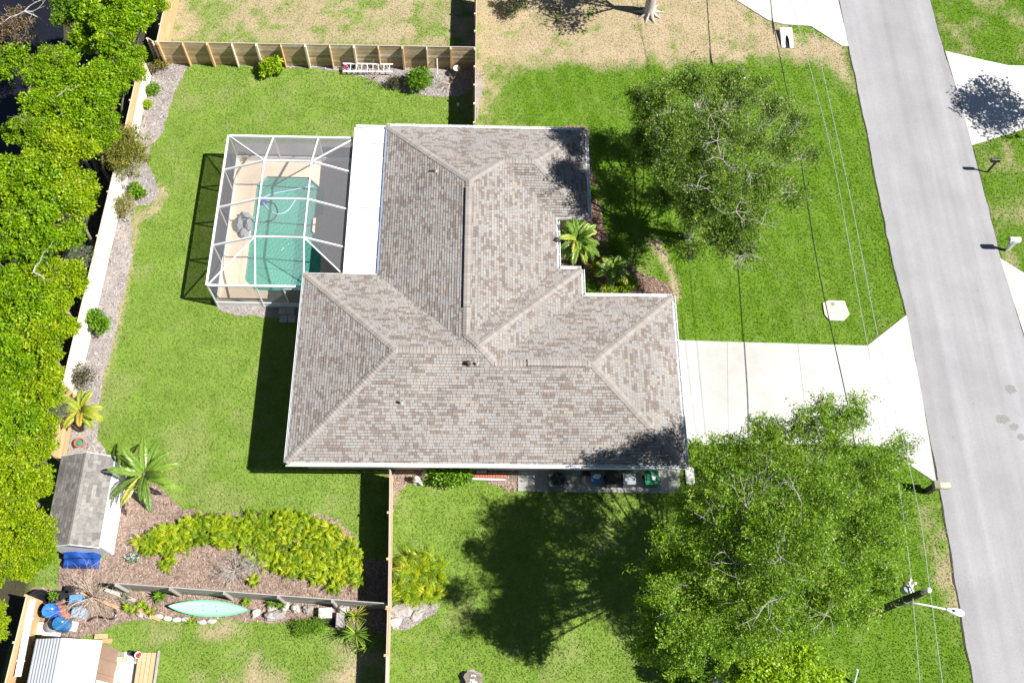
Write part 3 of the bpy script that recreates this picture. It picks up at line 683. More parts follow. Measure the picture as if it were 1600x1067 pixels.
# gutters with their straps
def gutter(a, c, straps=True, w=.125, step=.92):
    a, c = Vector(a), Vector(c); d = (c-a).normalized(); o = Vector((d.y, -d.x)); L = (c-a).length; z = 2.735
    b = MB(); ax = ((d.x,d.y,0), (o.x,o.y,0), (0,0,1)); m_ = (a+c)/2
    def bar(off, hw, zc, hz): q = m_ + o*off; b.obox((q.x, q.y, zc), ax, (L/2, hw, hz))
    bar(.036, .006, z-.05, .055); bar(.036+w/2, w/2-.012, z-.10, .006); bar(.030+w, .006, z-.05, .055); bar(.022+w, .010, z+.008, .006)
    g = b.build('gutter', M['white_metal'], house)
    if straps:
        n = max(1, int(L/step))
        for k in range(n):
            q = a + d*((k+.5)*L/n); b = MB(); q2 = q + o*(.036+w/2); b.obox((q2.x, q2.y, z+.012), ax, (.014, w/2+.01, .005)); b.build('gutter_strap', M['white_metal'], g)
gutter((xW,yS), (xE+.12,yS)); gutter((xE,yS), (xE,yC+.1)); gutter((xE,yC), (xB1+.15,yC)); gutter((xB1,yC+.16), (xB1,yBe)); gutter((xB1,yBe), (xA1+.15,yBe))
gutter((xA1,yBe+.16), (xA1,yD-.16))
gutter((xD,yD), (xD,yN+.1)); gutter((xD,yN), (xA0,yN))
gutter((xW,yBw), (xW,yS), straps=False, w=.06)
# patio roof of white pans
pz0, pz1 = 2.50, 2.68
edges = np.linspace(22.70, 31.60, 10)
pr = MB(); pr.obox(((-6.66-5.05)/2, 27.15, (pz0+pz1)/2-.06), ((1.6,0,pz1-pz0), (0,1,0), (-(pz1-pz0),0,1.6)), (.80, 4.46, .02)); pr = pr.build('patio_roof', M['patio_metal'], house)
M['patio_lit'] = plain('patio_lit_metal', (.68, .69, .70), .45, .03, 2.5, stain=.06)  # alternate pans paler: the bands of light are put into the colour
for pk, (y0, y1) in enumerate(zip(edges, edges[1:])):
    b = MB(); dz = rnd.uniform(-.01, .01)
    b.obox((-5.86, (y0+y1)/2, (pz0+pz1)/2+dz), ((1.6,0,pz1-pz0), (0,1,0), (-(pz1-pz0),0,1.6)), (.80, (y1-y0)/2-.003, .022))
    b.obox((-5.86, y1-.05, (pz0+pz1)/2+.045), ((1.6,0,pz1-pz0), (0,1,0), (-(pz1-pz0),0,1.6)), (.795, .03, .004)); b.build('roof_pan', M['patio_metal'] if pk % 2 else M['patio_lit'], pr)
b = MB(); b.box(-6.76, -6.68, 22.64, 31.68, 2.40, 2.56); b.box(-6.68, -5.1, 31.62, 31.70, 2.42, 2.70); b.build('patio_gutter', M['white_metal'], house)
b = MB(); b.box(-5.075, -4.99, 22.72, 31.6, 2.70, 2.775); b.build('patio_edge_strip', plain('edge_strip_blue', (.20,.27,.40), .5), house)  # narrow bluish strip along the east edge of the pans
for y in (22.8, 25.6, 28.6, 31.4):
    b = MB(); b.box(-6.72, -6.62, y-.05, y+.05, -.02, 2.42); b.build('patio_post', M['white_metal'], house)
# ------------------------------------------------------------------ pool and its screened enclosure
POOL = [(-11.72,30.10),(-9.45,30.10),(-8.5,29.2),(-8.46,27.75),(-8.97,27.45),(-8.97,26.68),(-8.42,26.1),(-8.34,24.3),(-8.6,23.5),(-9.24,23.05),(-11.62,23.08),(-12.2,23.68),(-12.2,29.62)]
DK = [(-13.42,22.22),(-6.7,22.22),(-6.7,31.15),(-13.42,31.15)]
# deck ring: quads between pool rim and outer rectangle are made by triangulating a face with a hole
def ring_face(name, outer, inner, z, m):
    import bmesh
    from mathutils.geometry import tessellate_polygon
    v = [Vector((p[0], p[1], z)) for p in outer] ; h = [Vector((p[0], p[1], z)) for p in inner]
    t = tessellate_polygon([v, h]); b = MB(); al = v + h
    for q in t: b.face([al[i] for i in q])
    return b.build(name, m)
tag(ring_face('pool_deck', DK, POOL, .055, M['deck']), kind='structure')
PL = Vector((-10.4, 26.6, 0)); pool = thing('swimming_pool', 'teal swimming pool with cut corners under the white screen enclosure', 'pool', PL)
b = MB()
for i in range(len(POOL)):
    a, c = POOL[i], POOL[(i+1) % len(POOL)]; b.face([(*a, .055), (*c, .055), (*c, -1.5), (*a, -1.5)])
b.face([(*p, -1.5) for p in POOL]); b.build('basin', M['plaster'], pool)
b = MB(); cpx = sum(p[0] for p in POOL)/len(POOL); n_ = len(POOL)
outp = inset(POOL, .17)   # POOL runs clockwise, so a positive inset grows it
for i in range(n_):
    a, c, e, f = POOL[i], POOL[(i+1) % n_], outp[(i+1) % n_], outp[i]
    b.face([(*a, .075), (*c, .075), (*e, .075), (*f, .075)]); b.face([(*a, .075), (*c, .075), (*c, -.02), (*a, -.02)]); b.face([(*e, .075), (*f, .075), (*f, .05), (*e, .05)])
b.build('coping', M['deck'], pool)
# rippled water surface
wx = np.arange(-12.3, -8.2, .045); wy = np.arange(22.9, 30.3, .045); WX, WY = np.meshgrid(wx, wy)
ripple = np.zeros_like(WX); rg = np.random.RandomState(9)
nzm = .35 + .65*fbm(WX, WY, 1.6, 77)
for k in range(16):
    a = rg.normal(R_(-35), .5); kk = rg.uniform(20, 46); ph = rg.uniform(0, 6.28)
    ripple += np.sin((WX*math.cos(a)+WY*math.sin(a))*kk + ph + 2.5*fbm(WX, WY, 1.1, 60+k))/kk
WZ = -.08 + ripple*.22*nzm
nxw = len(wx); iw = (np.arange(len(wy)-1)[:, None]*nxw + np.arange(nxw-1)[None, :]).ravel(); FW = np.stack([iw, iw+1, iw+1+nxw, iw+nxw], -1)
cw = np.stack([WX.ravel()[FW].mean(1), WY.ravel()[FW].mean(1)], -1); inside = pip(cw[:,0], cw[:,1], outp)
me = np_mesh('water', np.stack([WX.ravel()-PL.x, WY.ravel()-PL.y, WZ.ravel()], -1), FW[inside]); me.polygons.foreach_set('use_smooth', np.ones(len(me.polygons), bool))
link_mesh('water', me, M['water'], pool)
# steps / bench seen through the water on the east side
b = MB(); b.box(-9.3, -8.5, 27.6, 28.6, -1.45, -.45); b.build('bench', M['plaster'], pool)
# suction hose and cleaner
def bez(pts, n=8):
    out = []; P_ = [Vector(p) for p in pts]; P_ = [P_[0]] + P_ + [P_[-1]]
    for i in range(1, len(P_)-2):
        for k in range(n):
            t = k/n; a, b_, c, d = P_[i-1], P_[i], P_[i+1], P_[i+2]
            out.append(.5*((2*b_) + (-a+c)*t + (2*a-5*b_+4*c-d)*t*t + (-a+3*b_-3*c+d)*t*t*t))
    return out + [P_[-2]]
hp = [(*at(x, y, -.02)[:2], -.02) for x, y in ((491,291),(462,296),(420,305),(411,316),(430,334),(448,330),(462,312))]
b = MB(); b.tube(bez(hp), .028, 6); tag(b.build('pool_hose', M['hose'], None, hp[0]), 'pale blue suction hose looping across the pool water', 'hose')
hp = [(*at(x, y, -.03)[:2], -.03) for x, y in ((414,316),(428,318),(434,332),(426,344),(414,346))]
b = MB(); b.tube(bez(hp), .03, 6); tag(b.build('pool_hose', M['cable'], None, hp[0]), 'dark hose curling from the blue pool cleaner in the water', 'hose')
c = at(411, 314, -.05); t = thing('pool_cleaner', 'blue robotic cleaner at the west edge of the pool water', 'pool cleaner', c)
b = MB(); b.lathe(c, [(.05,-.12),(.2,-.1),(.22,0),(.15,.08),(.03,.11)], 12); b.build('body', M['tarp_blue'], t)
for s_ in (-1, 1):
    b = MB(); b.tube([c+Vector((-.16,.2*s_,-.06)), c+Vector((.16,.2*s_,-.06))], .06, 8); b.build('brush', M['black_plastic'], t)
# grey rock feature on the west deck
import mathutils
def lump(c, rx, ry, rz, seed, n=3, amp=.25, flat=.0):
    import bmesh
    bm = bmesh.new(); bmesh.ops.create_icosphere(bm, subdivisions=n, radius=1)
    for v in bm.verts:
        d = v.co.normalized(); k = 1 + amp*(mathutils.noise.noise(d*1.7+Vector((seed*3.1,seed,0)))*1.2 + .5*mathutils.noise.noise(d*4+Vector((0,seed*2.3,seed))))
        v.co = Vector((d.x*rx*k, d.y*ry*k, max(d.z*rz*k, -.12*rz)))
    me = bpy.data.meshes.new('rock'); bm.to_mesh(me); bm.free(); me.attributes.new('tone', 'FLOAT', 'FACE')
    return me
c = at(383, 352, .06); t = thing('rock_waterfall', 'grey moulded rock waterfall standing beside the pool on the tan deck', 'rock feature', c)
for (dx, dy, rx, ry, rz, sd_) in ((-.02, .38, .36, .28, .50, 2), (-.25, -.05, .2, .42, .55, 5), (.22, -.05, .2, .40, .50, 8), (.02, -.55, .24, .34, .32, 11), (.0, .02, .22, .26, .26, 14)):
    o = link_mesh('boulder', lump(c, rx, ry, rz, sd_), M['grey_rock'], t); o.location = (dx, dy, .0)
b = MB(); b.box(c.x-.3, c.x+.28, c.y+.1, c.y+.17, .36, .42); b.build('spillway_ledge', M['grey_plastic'], t)
c = at(383, 249, .06); t = thing('flower_pot', 'small leafy potted plant in the northwest corner of the pool deck', 'potted plant', c)
POTS = [(t, c)]
# enclosure
CG = Vector((-10.1, 26.7, 0)); cage = thing('pool_enclosure', 'white framed screen enclosure over the pool with mansard roof', 'enclosure', CG)
z1, z2 = 2.25, 3.10; cW, cE, cS, cN = -13.40, -6.76, 22.17, 31.15; iW, iE = -11.15, -8.73; yb = [24.48, 26.72, 29.02]; xb = [-11.05, -8.68]
def beam(a, c, wd=.058, ht=.10, name='roof_beam'):
    b = MB(); b.beam(a, c, wd, ht); return b.build(name, M['white_metal'], cage)
beam((cW-.04,cS,z1), (cW-.04,cN,z1), .09, .11, 'eave_beam'); beam((cW,cN,z1), (cE,cN,z1), .09, .11, 'eave_beam'); beam((cW,cS,z1), (-8.1,cS,z1), .09, .11, 'eave_beam'); beam((cE,22.75,z1), (cE,cN,z1), .10, .12, 'eave_beam')
beam((iW,yb[0],z2), (iW,yb[2],z2)); beam((iE,yb[0],z2), (iE,yb[2],z2))
for y in yb:
    beam((iW,y,z2), (iE,y,z2), .055, .1); beam((cW,y-.05,z1), (iW,y,z2), .055, .13); beam((iE,y,z2), (cE,y-.05,z1), .055, .13)
beam((iW,yb[2],z2), (xb[0],cN,z1)); beam((iE,yb[2],z2), (xb[1],cN,z1)); beam((iW,yb[0],z2), (xb[0],cS,z1)); beam((iE,yb[0],z2), (xb[1],cS,z1))
for a, c in (((cW,cN,z1),(iW,yb[2],z2)), ((cE,cN,z1),(iE,yb[2],z2)), ((cW,cS,z1),(iW,yb[0],z2)), ((cE,22.85,z1),(iE,yb[0],z2))): beam(a, c, .05, .06, 'brace')
for x, y in ((cW,cS),(cW,cN),(xb[0],cS),(xb[0],cN),(xb[1],cN),(cE,cN),(cW,yb[0]-.05),(cW,yb[1]-.05),(cW,yb[2]-.05)):
    b = MB(); b.box(x-.035, x+.035, y-.035, y+.035, .0, z1); b.build('post', M['white_metal'], cage)
b = MB(); b.box(cW-.02, cW+.02, cS+.04, cN-.04, .0, .42); b.build('kick_plate', M['white_vinyl'], cage)
b = MB(); b.box(cW+.04, cE, cN-.02, cN+.02, .0, .42); b.build('kick_plate', M['white_vinyl'], cage)
b = MB(); b.box(cW+.04, -8.06, cS-.02, cS+.02, .0, .42); b.build('kick_plate', M['white_vinyl'], cage)
for a, c in (((cW,cS),(cW,cN)), ((cW,cN),(cE,cN)), ((cW,cS),(-8.06,cS))):
    b = MB(); b.beam((*a,.44), (*c,.44), .06, .05); b.build('chair_rail', M['white_metal'], cage)
def scr(pts, name='screen_panel', m='screen'):
    b = MB(); b.face(pts); b.build(name, M[m], cage)
ys = [cS] + yb + [cN]
for y0, y1 in zip(ys, ys[1:]):
    scr([(cW,y0,.45),(cW,y1,.45),(cW,y1,z1),(cW,y0,z1)], m='screen_wall')
for x0, x1 in zip([cW,xb[0],xb[1]], [xb[0],xb[1],cE]): scr([(x0,cN,.45),(x1,cN,.45),(x1,cN,z1),(x0,cN,z1)], m='screen_wall')
for x0, x1 in zip([cW,xb[0]], [xb[0],-9.75]): scr([(x0,cS,.45),(x1,cS,.45),(x1,cS,z1),(x0,cS,z1)], m='screen')
for k in (0, 1):
    y0, y1 = yb[k], yb[k+1]
    scr([(iW,y0,z2),(iE,y0,z2),(iE,y1,z2),(iW,y1,z2)]); scr([(cW,y0,z1),(iW,y0,z2),(iW,y1,z2),(cW,y1,z1)]); scr([(iE,y0,z2),(cE,y0,z1),(cE,y1,z1),(iE,y1,z2)])
scr([(iW,yb[2],z2),(iE,yb[2],z2),(xb[1],cN,z1),(xb[0],cN,z1)]); scr([(iW,yb[0],z2),(iE,yb[0],z2),(xb[1],cS,z1),(xb[0],cS,z1)])
scr([(cW,yb[2],z1),(iW,yb[2],z2),(cW,cN,z1)]); scr([(cW,cN,z1),(iW,yb[2],z2),(xb[0],cN,z1)]); scr([(cW,yb[0],z1),(iW,yb[0],z2),(cW,cS,z1)]); scr([(cW,cS,z1),(iW,yb[0],z2),(xb[0],cS,z1)])
scr([(iE,yb[2],z2),(cE,yb[2],z1),(cE,cN,z1)]); scr([(iE,yb[2],z2),(cE,cN,z1),(xb[1],cN,z1)]); scr([(iE,yb[0],z2),(cE,yb[0],z1),(cE,22.85,z1)])
dr = MB(); dr.box(-9.75, -9.68, cS-.03, cS+.03, 0, z1); dr.box(-8.75, -8.68, cS-.03, cS+.03, 0, z1); dr.box(-9.68, -8.75, cS-.03, cS+.03, 1.95, 2.03); dr = dr.build('door', M['white_metal'], cage)
b = MB(); b.face([(-9.68,cS,.45),(-8.75,cS,.45),(-8.75,cS,1.95),(-9.68,cS,1.95)]); b.build('screen_panel', M['screen_wall'], dr)
b = MB(); b.box(-8.85, -8.78, cS-.09, cS-.03, 1.0, 1.12); b.build('handle', M['white_metal'], dr)
# stepping slabs by the screen door
st = P([(436,482),(461,505)])
for i, (px_, py_) in enumerate(((441.5,486),(454,486),(443,499),(456,499))):
    c = at(px_, py_); b = MB(); b.prism([(c.x-.185,c.y-.2),(c.x+.185,c.y-.2),(c.x+.185,c.y+.2),(c.x-.185,c.y+.2)], 0, .07)
    tag(b.build('paving_slab', M['old_concrete'], None, c), ['northwest','northeast','southwest','southeast'][i]+' grey square slab of the four by the screen door', 'paving slab', 'grey slabs by the screen door')
# ------------------------------------------------------------------ fences
def fence(label, p0, p1, h, nb, m, side, rows=10, tonef=None, post=(.07, .10), postm=None, cap=None, rails=False, alt=False, lean=0.0, name='board_fence', group=None, postpat=None):
    """horizontal boards between posts; side=+1 puts the posts to the left of p0->p1"""
    a, c = Vector((p0[0], p0[1], 0)), Vector((p1[0], p1[1], 0)); d = (c-a).normalized(); o = Vector((-d.y, d.x, 0))*side; L = (c-a).length
    t = thing(name, label, 'fence', tuple((a+c)/2), group); ax = (d, o, (0,0,1)); bw = L/nb; rh = (h-.05)/rows
    for i in range(nb):
        for r in range(rows):
            m_ = a + d*(bw*(i+.5)) + Vector((0, 0, .04 + rh*(r+.5))) + o*rnd.uniform(-.004, .004)
            b = MB(); b.obox(m_, ax, (bw/2-.004, .010, rh/2-.006), tonef(i, r) if tonef else rnd.random()); b.build('board', m, t)
    for i in range(nb+1):
        big = (i % 2 == 0) if alt else True; pw = post[0]*(1 if big else .55)/2; pd = post[1]/2
        q = a + d*(bw*i) + o*(.014+pd); b = MB(); b.obox(q + Vector((0,0,(h+.03)/2-.05)), ax, (pw, pd, (h+(.05 if big else -.02))/2+.05), rnd.uniform(.5, .9)); b.build('post', postm or m, t)
    b = MB(); b.obox((a+c)/2 + Vector((0,0,h+.012)), ax, (L/2, .022, .018), .8); b.build('top_rail', cap or m, t)
    if rails:
        for z in (.35, h*.5, h-.3):
            b = MB(); b.obox((a+c)/2 + o*.035 + Vector((0,0,z)), ax, (L/2, .02, .04), .7); b.build('rail', m, t)
    return t
fN0 = at(247, 66, 1.8); fN1 = at(742, 74.5, 1.8)
def tN(i, r): return min(1, max(0, [.15,.3,.45,.5,.35,.6,.45,.55,.5,.6][r] + rnd.uniform(-.2, .3)))
fence('long weathered wood fence of horizontal boards and posts along the north edge of the backyard', fN0, fN1, 1.8, 12+1, M['wood_fence'], -1, 10, tN, (.10, .20), M['wood_tan'], M['wood_cap'], alt=True)
fence('narrow brown wood fence running north from the roof corner beyond the ladder', tuple(at(742.5, 192, 1.8)), tuple(at(744.5, -30, 1.8)), 1.8, 8, M['wood_fence'], 1, 9, None, (.10, .10), M['wood_tan'], M['wood_cap'])
fence('tan wood fence on the west side of the dry northern yard', tuple(at(245, 66, 1.8)), tuple(at(268, -40, 1.8)), 1.8, 4, M['wood_tan'], 1, 10, lambda i, r: rnd.uniform(.35, .65), (.09, .09))
fence('short orange wood fence panel jutting out at the northwest corner under the trees', tuple(at(240, 66, 1.8)), tuple(at(231, 60, 1.8)), 1.8, 1, M['wood_tan'], 1, 10, lambda i, r: rnd.uniform(0, .3), (.09, .09))
def tW1(i, r): return rnd.uniform(.35, .6) if r >= 6 else rnd.uniform(.9, 1)  # upper boards stained tan; glare on the lower ones put into their white tone
fence('tan and sunlit white wood fence at the northwest corner of the lawn beside the hedge', tuple(at(188, 232, 1.8)), tuple(at(221, 86, 1.8)), 1.8, 2, M['wood_tan'], 1, 10, tW1, (.09, .09))
fence('long sunlit pale wood fence along the west edge of the lawn', tuple(at(99, 596, 1.8)), tuple(at(186, 234, 1.8)), 1.8, 5, M['wood_tan'], 1, 10, lambda i, r: rnd.uniform(.86, 1), (.09, .09))
fence('short orange tan wood fence between the yellow palm and the grey shed', tuple(at(78, 706, 1.8)), tuple(at(98.5, 598, 1.8)), 1.8, 2, M['wood_tan'], 1, 10, lambda i, r: rnd.uniform(.3, .65), (.09, .09))
fw = fence('weathered tan wood fence in the southwest corner behind the barrels', tuple(at(5, 1080, 1.8)), tuple(at(42, 930, 1.8)), 1.8, 2, M['wood_tan'], 1, 10, lambda i, r: rnd.uniform(.35, .6), (.09, .09))
# white rail lying along the south-west fence
a, c = at(40, 936, 1.5), at(17, 1056, 1.5); b = MB(); b.beam(a + Vector((.25,0,-.1)), c + Vector((.25,0,-.1)), .26, .07); 
for k in (.25, .8):
    q = a.lerp(c, k) + Vector((.25,0,-.1)); b.obox(q, ((1,0,0),(0,1,0),(0,0,1)), (.18,.03,.05))
tag(b.build('vinyl_rail', M['white_vinyl'], None, tuple(a.lerp(c,.5))), 'long white vinyl rail fixed along the fence in the southwest corner', 'rail')
def tS(i, r): return rnd.uniform(.3, .9)
fence('low grey wood fence with angled posts behind the kayak and the mulch bed', tuple(at(182, 911, 1.6)), tuple(at(604, 942.5, 1.6)), 1.6, 5, M['wood_grey'], -1, 9, tS, (.09, .13), M['wood_grey'], M['wood_grey'])
fence('narrow brown wood fence running south from the house between the lawn and the mulch bed', tuple(at(607, 948, 1.83)), tuple(at(609.5, 731, 1.83)), 1.83, 3, M['wood_fence'], 1, 9, None, (.10, .10), M['wood_tan'], M['wood_cap'])
fence('tan wood fence of stepped height beside the spiky plant at the bottom edge', tuple(at(602, 1100, 1.7)), tuple(at(606, 950, 1.7)), 1.7, 2, M['wood_fence'], 1, 9, None, (.10, .10), M['wood_tan'], M['wood_cap'])
# ------------------------------------------------------------------ sheds
S0 = Vector((-17.7, 11.2, 0)); shed = thing('garden_shed', 'white walled garden shed with a grey shingled gable roof beside the palm', 'shed', S0)
sx0, sx1, sy0, sy1, ze, zr_, xr = -18.88, -16.50, 9.28, 13.42, 2.02, 2.62, -17.55
b = MB(); b.box(sx0+.12, sx1-.06, sy0+.1, sy1-.1, 0, ze-.02)
b.face([(sx0+.12,sy0+.1,ze-.02),(sx1-.06,sy0+.1,ze-.02),(xr,sy0+.1,zr_-.06)]); b.face([(sx0+.12,sy1-.1,ze-.02),(sx1-.06,sy1-.1,ze-.02),(xr,sy1-.1,zr_-.06)]); b.build('wall', M['white_vinyl'], shed)
b = MB(); b.face([(sx0,sy0,ze),(xr,sy0,zr_),(xr,sy1,zr_),(sx0,sy1,ze)]); b.face([(sx1,sy0,ze),(xr,sy0,zr_),(xr,sy1,zr_),(sx1,sy1,ze)]); rf = b.build('roof', M['roof_deck'], shed)
sm = MB()
for s_, x0 in ((1, sx0), (-1, sx1)):
    L = abs(xr-x0); n = int(L/.135)
    for r in range(n):
        y = sy0 - rnd.random()*.2
        while y < sy1:
            wd = rnd.choice((.2, .28, .36)); ya, ye = max(sy0, y+.004), min(sy1, y+wd-.004); y += wd
            if ye-ya < .03: continue
            u0, u1 = r/n, (r+1)/n; xa_, xb_ = x0+s_*L*u0, x0+s_*L*u1; za, zb = ze+(zr_-ze)*u0, ze+(zr_-ze)*u1; t = rnd.random()
            sm.face([(xa_,ya,za+.016),(xa_,ye,za+.016),(xb_,ye,zb+.004),(xb_,ya,zb+.004)], t); sm.face([(xa_,ya,za+.016),(xa_,ye,za+.016),(xa_,ye,za),(xa_,ya,za)], t)
o = sm.build('shingle', M['shed_roof'], rf); o['kind'] = 'stuff'
b = MB()
for k in range(26):
    y0 = sy0+(sy1-sy0)*k/26; y1 = y0+(sy1-sy0)/26*1.1
    for s_ in (-1, 1): b.face([(xr,y0,zr_+.024),(xr,y1,zr_+.018),(xr+.12*s_,y1,zr_-.03),(xr+.12*s_,y0,zr_-.024)], .6+.4*rnd.random())
b.build('ridge_cap', M['shed_roof'], rf)
b = MB()
for y in (sy0-.012, sy1+.012):
    b.beam((sx0,y,ze-.04),(xr,y,zr_-.04), .02, .12); b.beam((sx1,y,ze-.04),(xr,y,zr_-.04), .02, .12)
b.box(sx1-.002, sx1+.02, sy0, sy1, ze-.12, ze-.01); b.box(sx0-.02, sx0+.002, sy0, sy1, ze-.12, ze-.01); b.build('trim', M['white_metal'], shed)
sd = MB(); sd.box(sx1-.062, sx1-.03, 11.9, 12.9, .08, 1.85); sd = sd.build('door', M['white_vinyl'], shed)
b = MB(); b.box(sx1-.03, sx1+.02, 12.0, 12.05, .9, 1.15); b.build('handle', M['black_plastic'], sd)
# second shed: white metal roof, brown wall
c0 = at(120, 1040); T0 = Vector((-16.2, 2.9, 0)); sh2 = thing('metal_shed', 'shed with a white corrugated metal roof and brown wall at the bottom left corner', 'shed', T0)
zr2, zw = 2.8, 2.1
qa, qb, qc = at(56, 998, zw), at(98, 996, zr2), at(160, 1000, zw); dS = Vector((-.012, -1, 0))
b = MB(); L2 = 5.2
for (p, q, n) in ((qa, qb, 9), (qb, qc, 12)):
    for k in range(n):
        u0, u1 = p.lerp(q, k/n), p.lerp(q, (k+1)/n); um = p.lerp(q, (k+.3)/n); up = Vector((0, 0, .030 if n == 9 else .010))
        for r, s_ in ((u0, um+up), (um+up, p.lerp(q, (k+.5)/n)+up), (p.lerp(q, (k+.5)/n)+up, u1)):
            b.face([r, s_, s_+dS*L2, r+dS*L2], .5)
b.build('roof', plain('white_metal_roof', (.50,.515,.54), .4, .04, 1.2, stain=.15), sh2)
b = MB(); wa, wc = Vector((qa.x+.12, qa.y-.1, 0)), Vector((qc.x-.02, qc.y-.12, 0))
b.face([(wa.x,wa.y,0),(wc.x,wc.y,0),(wc.x,wc.y,zw),(qb.x,qb.y-.1,zr2-.04),(wa.x,wa.y,zw)]); b.face([(wa.x,wa.y,0),(wa.x,wa.y-L2,0),(wa.x,wa.y-L2,zw-.02),(wa.x,wa.y,zw-.02)]); b.build('wall', M['brown_paint'], sh2)
for k in range(9):
    y = wc.y - .29 - k*.58; b = MB(); b.box(wc.x, wc.x+.03, y-.285, y+.285, .02, zw-.03, rnd.random()); b.build('siding_panel', M['brown_paint'], sh2)
b = MB(); b.box(wc.x+.031, wc.x+.06, wc.y-1.62, wc.y-1.45, .02, zw-.05); b.build('corner_trim', M['white_vinyl'], sh2)
# tiled patio with planks and a bucket
pt = struct_empty('patio', tuple(at(200, 1045))); tl = P([(176,1018),(216,1014)])
x0, x1, y1 = tl[0][0]-.02, tl[1][0]+.02, tl[0][1]
i = 0; y = y1
while y > y1-4.2:
    x = x0; hh = rnd.choice((.15, .2, .2, .3))
    while x < x1:
        wd = min(rnd.choice((.15, .2, .2, .3)), x1-x+.001)
        if wd > .06:
            b = MB(); b.box(x+.006, x+wd-.006, y-hh+.006, y-.006, -.02, .035+rnd.uniform(0,.006), rnd.choice((0, .2, .5, .7, .9, 1, 1))); b.build('tile', M['tile_a'], pt)
        x += wd
    y -= hh
bx = [at(218+i*5.5, 1018) for i in range(5)]
dk = thing('wooden_walkway', 'pair of pale timber planks beside the tiled patio at the bottom left', 'walkway', tuple(at(230, 1045)))
for k in range(4):
    xx = x1 + .14 + k*.19; b = MB(); b.box(xx-.085, xx+.085, y1-4.3, y1-.04, 0, .10+.004*k, rnd.random()); b.build('plank', M['plank'], dk)
b = MB(); b.box(x1+.005, x1+.045, y1-4.2, y1-.5, 0, .16); b.build('edging', M['black_plastic'], dk)
b = MB(); b.box(x1+.86, x1+.96, y1-4.2, y1+.05, 0, .07); tag(b.build('kerb_strip', M['old_concrete'], None, (x1+.9, y1-2, 0)), 'narrow grey concrete edging along the pale planks at the bottom left', 'edging')
c = at(219, 1024); t = thing('bucket', 'white bucket holding something red at the end of the dark edging', 'bucket', tuple(c))
b = MB(); b.lathe(c, [(.11,0),(.14,.28),(.15,.29),(.13,.28),(.10,.1)], 14); b.build('pail', M['white_vinyl'], t)
b = MB(); b.lathe(c+Vector((.01,-.02,.2)), [(.09,0),(.1,.06),(.05,.1)], 10); b.build('red_contents', M['red'], t)
b = MB(); c2 = at(209, 1021); b.lathe(c2, [(.1,0),(.12,.25),(.09,.24),(.08,.05)], 12); tag(b.build('bucket', M['black_plastic'], None, c2), 'dark blue black bucket beside the white bucket with red', 'bucket')
# blue tarp beside the shed
c = at(124, 871, .35); t = thing('tarp_stack', 'blue tarpaulin covered stack against the south wall of the grey roofed shed', 'tarp', (c.x, c.y, 0))
import bmesh
def grid_cloth(name, x0, x1, y0, y1, zf, m, parent, n=22):
    b = MB(); g = [[(x0+(x1-x0)*i/n, y0+(y1-y0)*j/n) for i in range(n+1)] for j in range(n+1)]
    for j in range(n):
        for i in range(n): b.face([(*q, zf(*q)) for q in (g[j][i], g[j][i+1], g[j+1][i+1], g[j+1][i])])
    return b.build(name, m, parent)
ta, tb = at(97, 858, .5), at(150, 886, .4)
def ztarp(x, y):
    e = min((x-ta.x)/.15, (tb.x-x)/.15, (ta.y-y)/.12+.6, (y-tb.y)/.12); e = max(0, min(1, e))
    return .05 + e*(.55 + .10*math.sin(x*6+y*3) + .08*float(vnoise(x, y, .25, 5)) - (.20 if y < (ta.y+tb.y)/2 else 0))
grid_cloth('tarpaulin', ta.x, tb.x, tb.y, ta.y, ztarp, M['tarp_blue'], t)
b = MB(); b.box(ta.x+.25, tb.x-.25, tb.y+.25, ta.y-.25, 0, .18); b.build('crate', M['dark_wood'], t)
# ------------------------------------------------------------------ things in the south-west corner
def lath(name, label, cat, c, prof, m, n=18, group=None, org=None, sx=1, sy=1):
    b = MB(); b.lathe(c, prof, n, sx=sx, sy=sy); return tag(b.build(name, m, None, tuple(c), smooth=False), label, cat, group)
def drum(label, px_, py_, r, h, m, lid, tilt=None):
    c = at(px_, py_, h); c.z = 0; t = thing('barrel', label, 'barrel', tuple(c))
    b = MB(); b.lathe(c, [(r*.93,0),(r,.05),(r,h*.3),(r*1.04,h*.33),(r,h*.36),(r,h*.66),(r*1.04,h*.69),(r,h*.72),(r,h-.04),(r*.97,h)], 24); b.build('body', m, t)
    b = MB(); b.lathe(c+Vector((0,0,h)), [(r*.93,.004),(r*.93,.02),(r*.86,.02),(r*.85,.006)], 24); b.build('lid', lid, t)
    b = MB(); b.lathe(c+Vector((r*.5,r*.2,h)), [(.04,.008),(.04,.03),(.02,.03)], 8); b.build('bung', M['white_vinyl'], t)
    b = MB(); b.box(c.x-r*.6, c.x+r*.6, c.y-.02, c.y+.02, h+.008, h+.014); b.build('lid_rib', m, t)
    return t
drum('bright blue plastic barrel with a pale lid beside the white shed roof', 76, 953, .31, .9, M['barrel_blue'], M['lid_blue'])
drum('dull teal blue plastic barrel nearest the white shed roof', 92, 973, .30, .9, M['barrel_teal'], M['barrel_teal'])
def tyre(label, px_, py_, r, z, group=None):
    c = at(px_, py_, z); b = MB(); pr = [(r*.55,-.10),(r*.8,-.11),(r,-.07),(r*1.02,0),(r,.07),(r*.8,.11),(r*.55,.10),(r*.52,0),(r*.55,-.10)]
    b.lathe(c, pr, 24); return tag(b.build('tyre', M['rubber'], None, tuple(c)), label, 'tyre', group)
c = at(63, 940, .25); t = thing('plastic_tub', 'large round black plastic tub behind the bright blue barrel', 'tub', (c.x, c.y, 0))
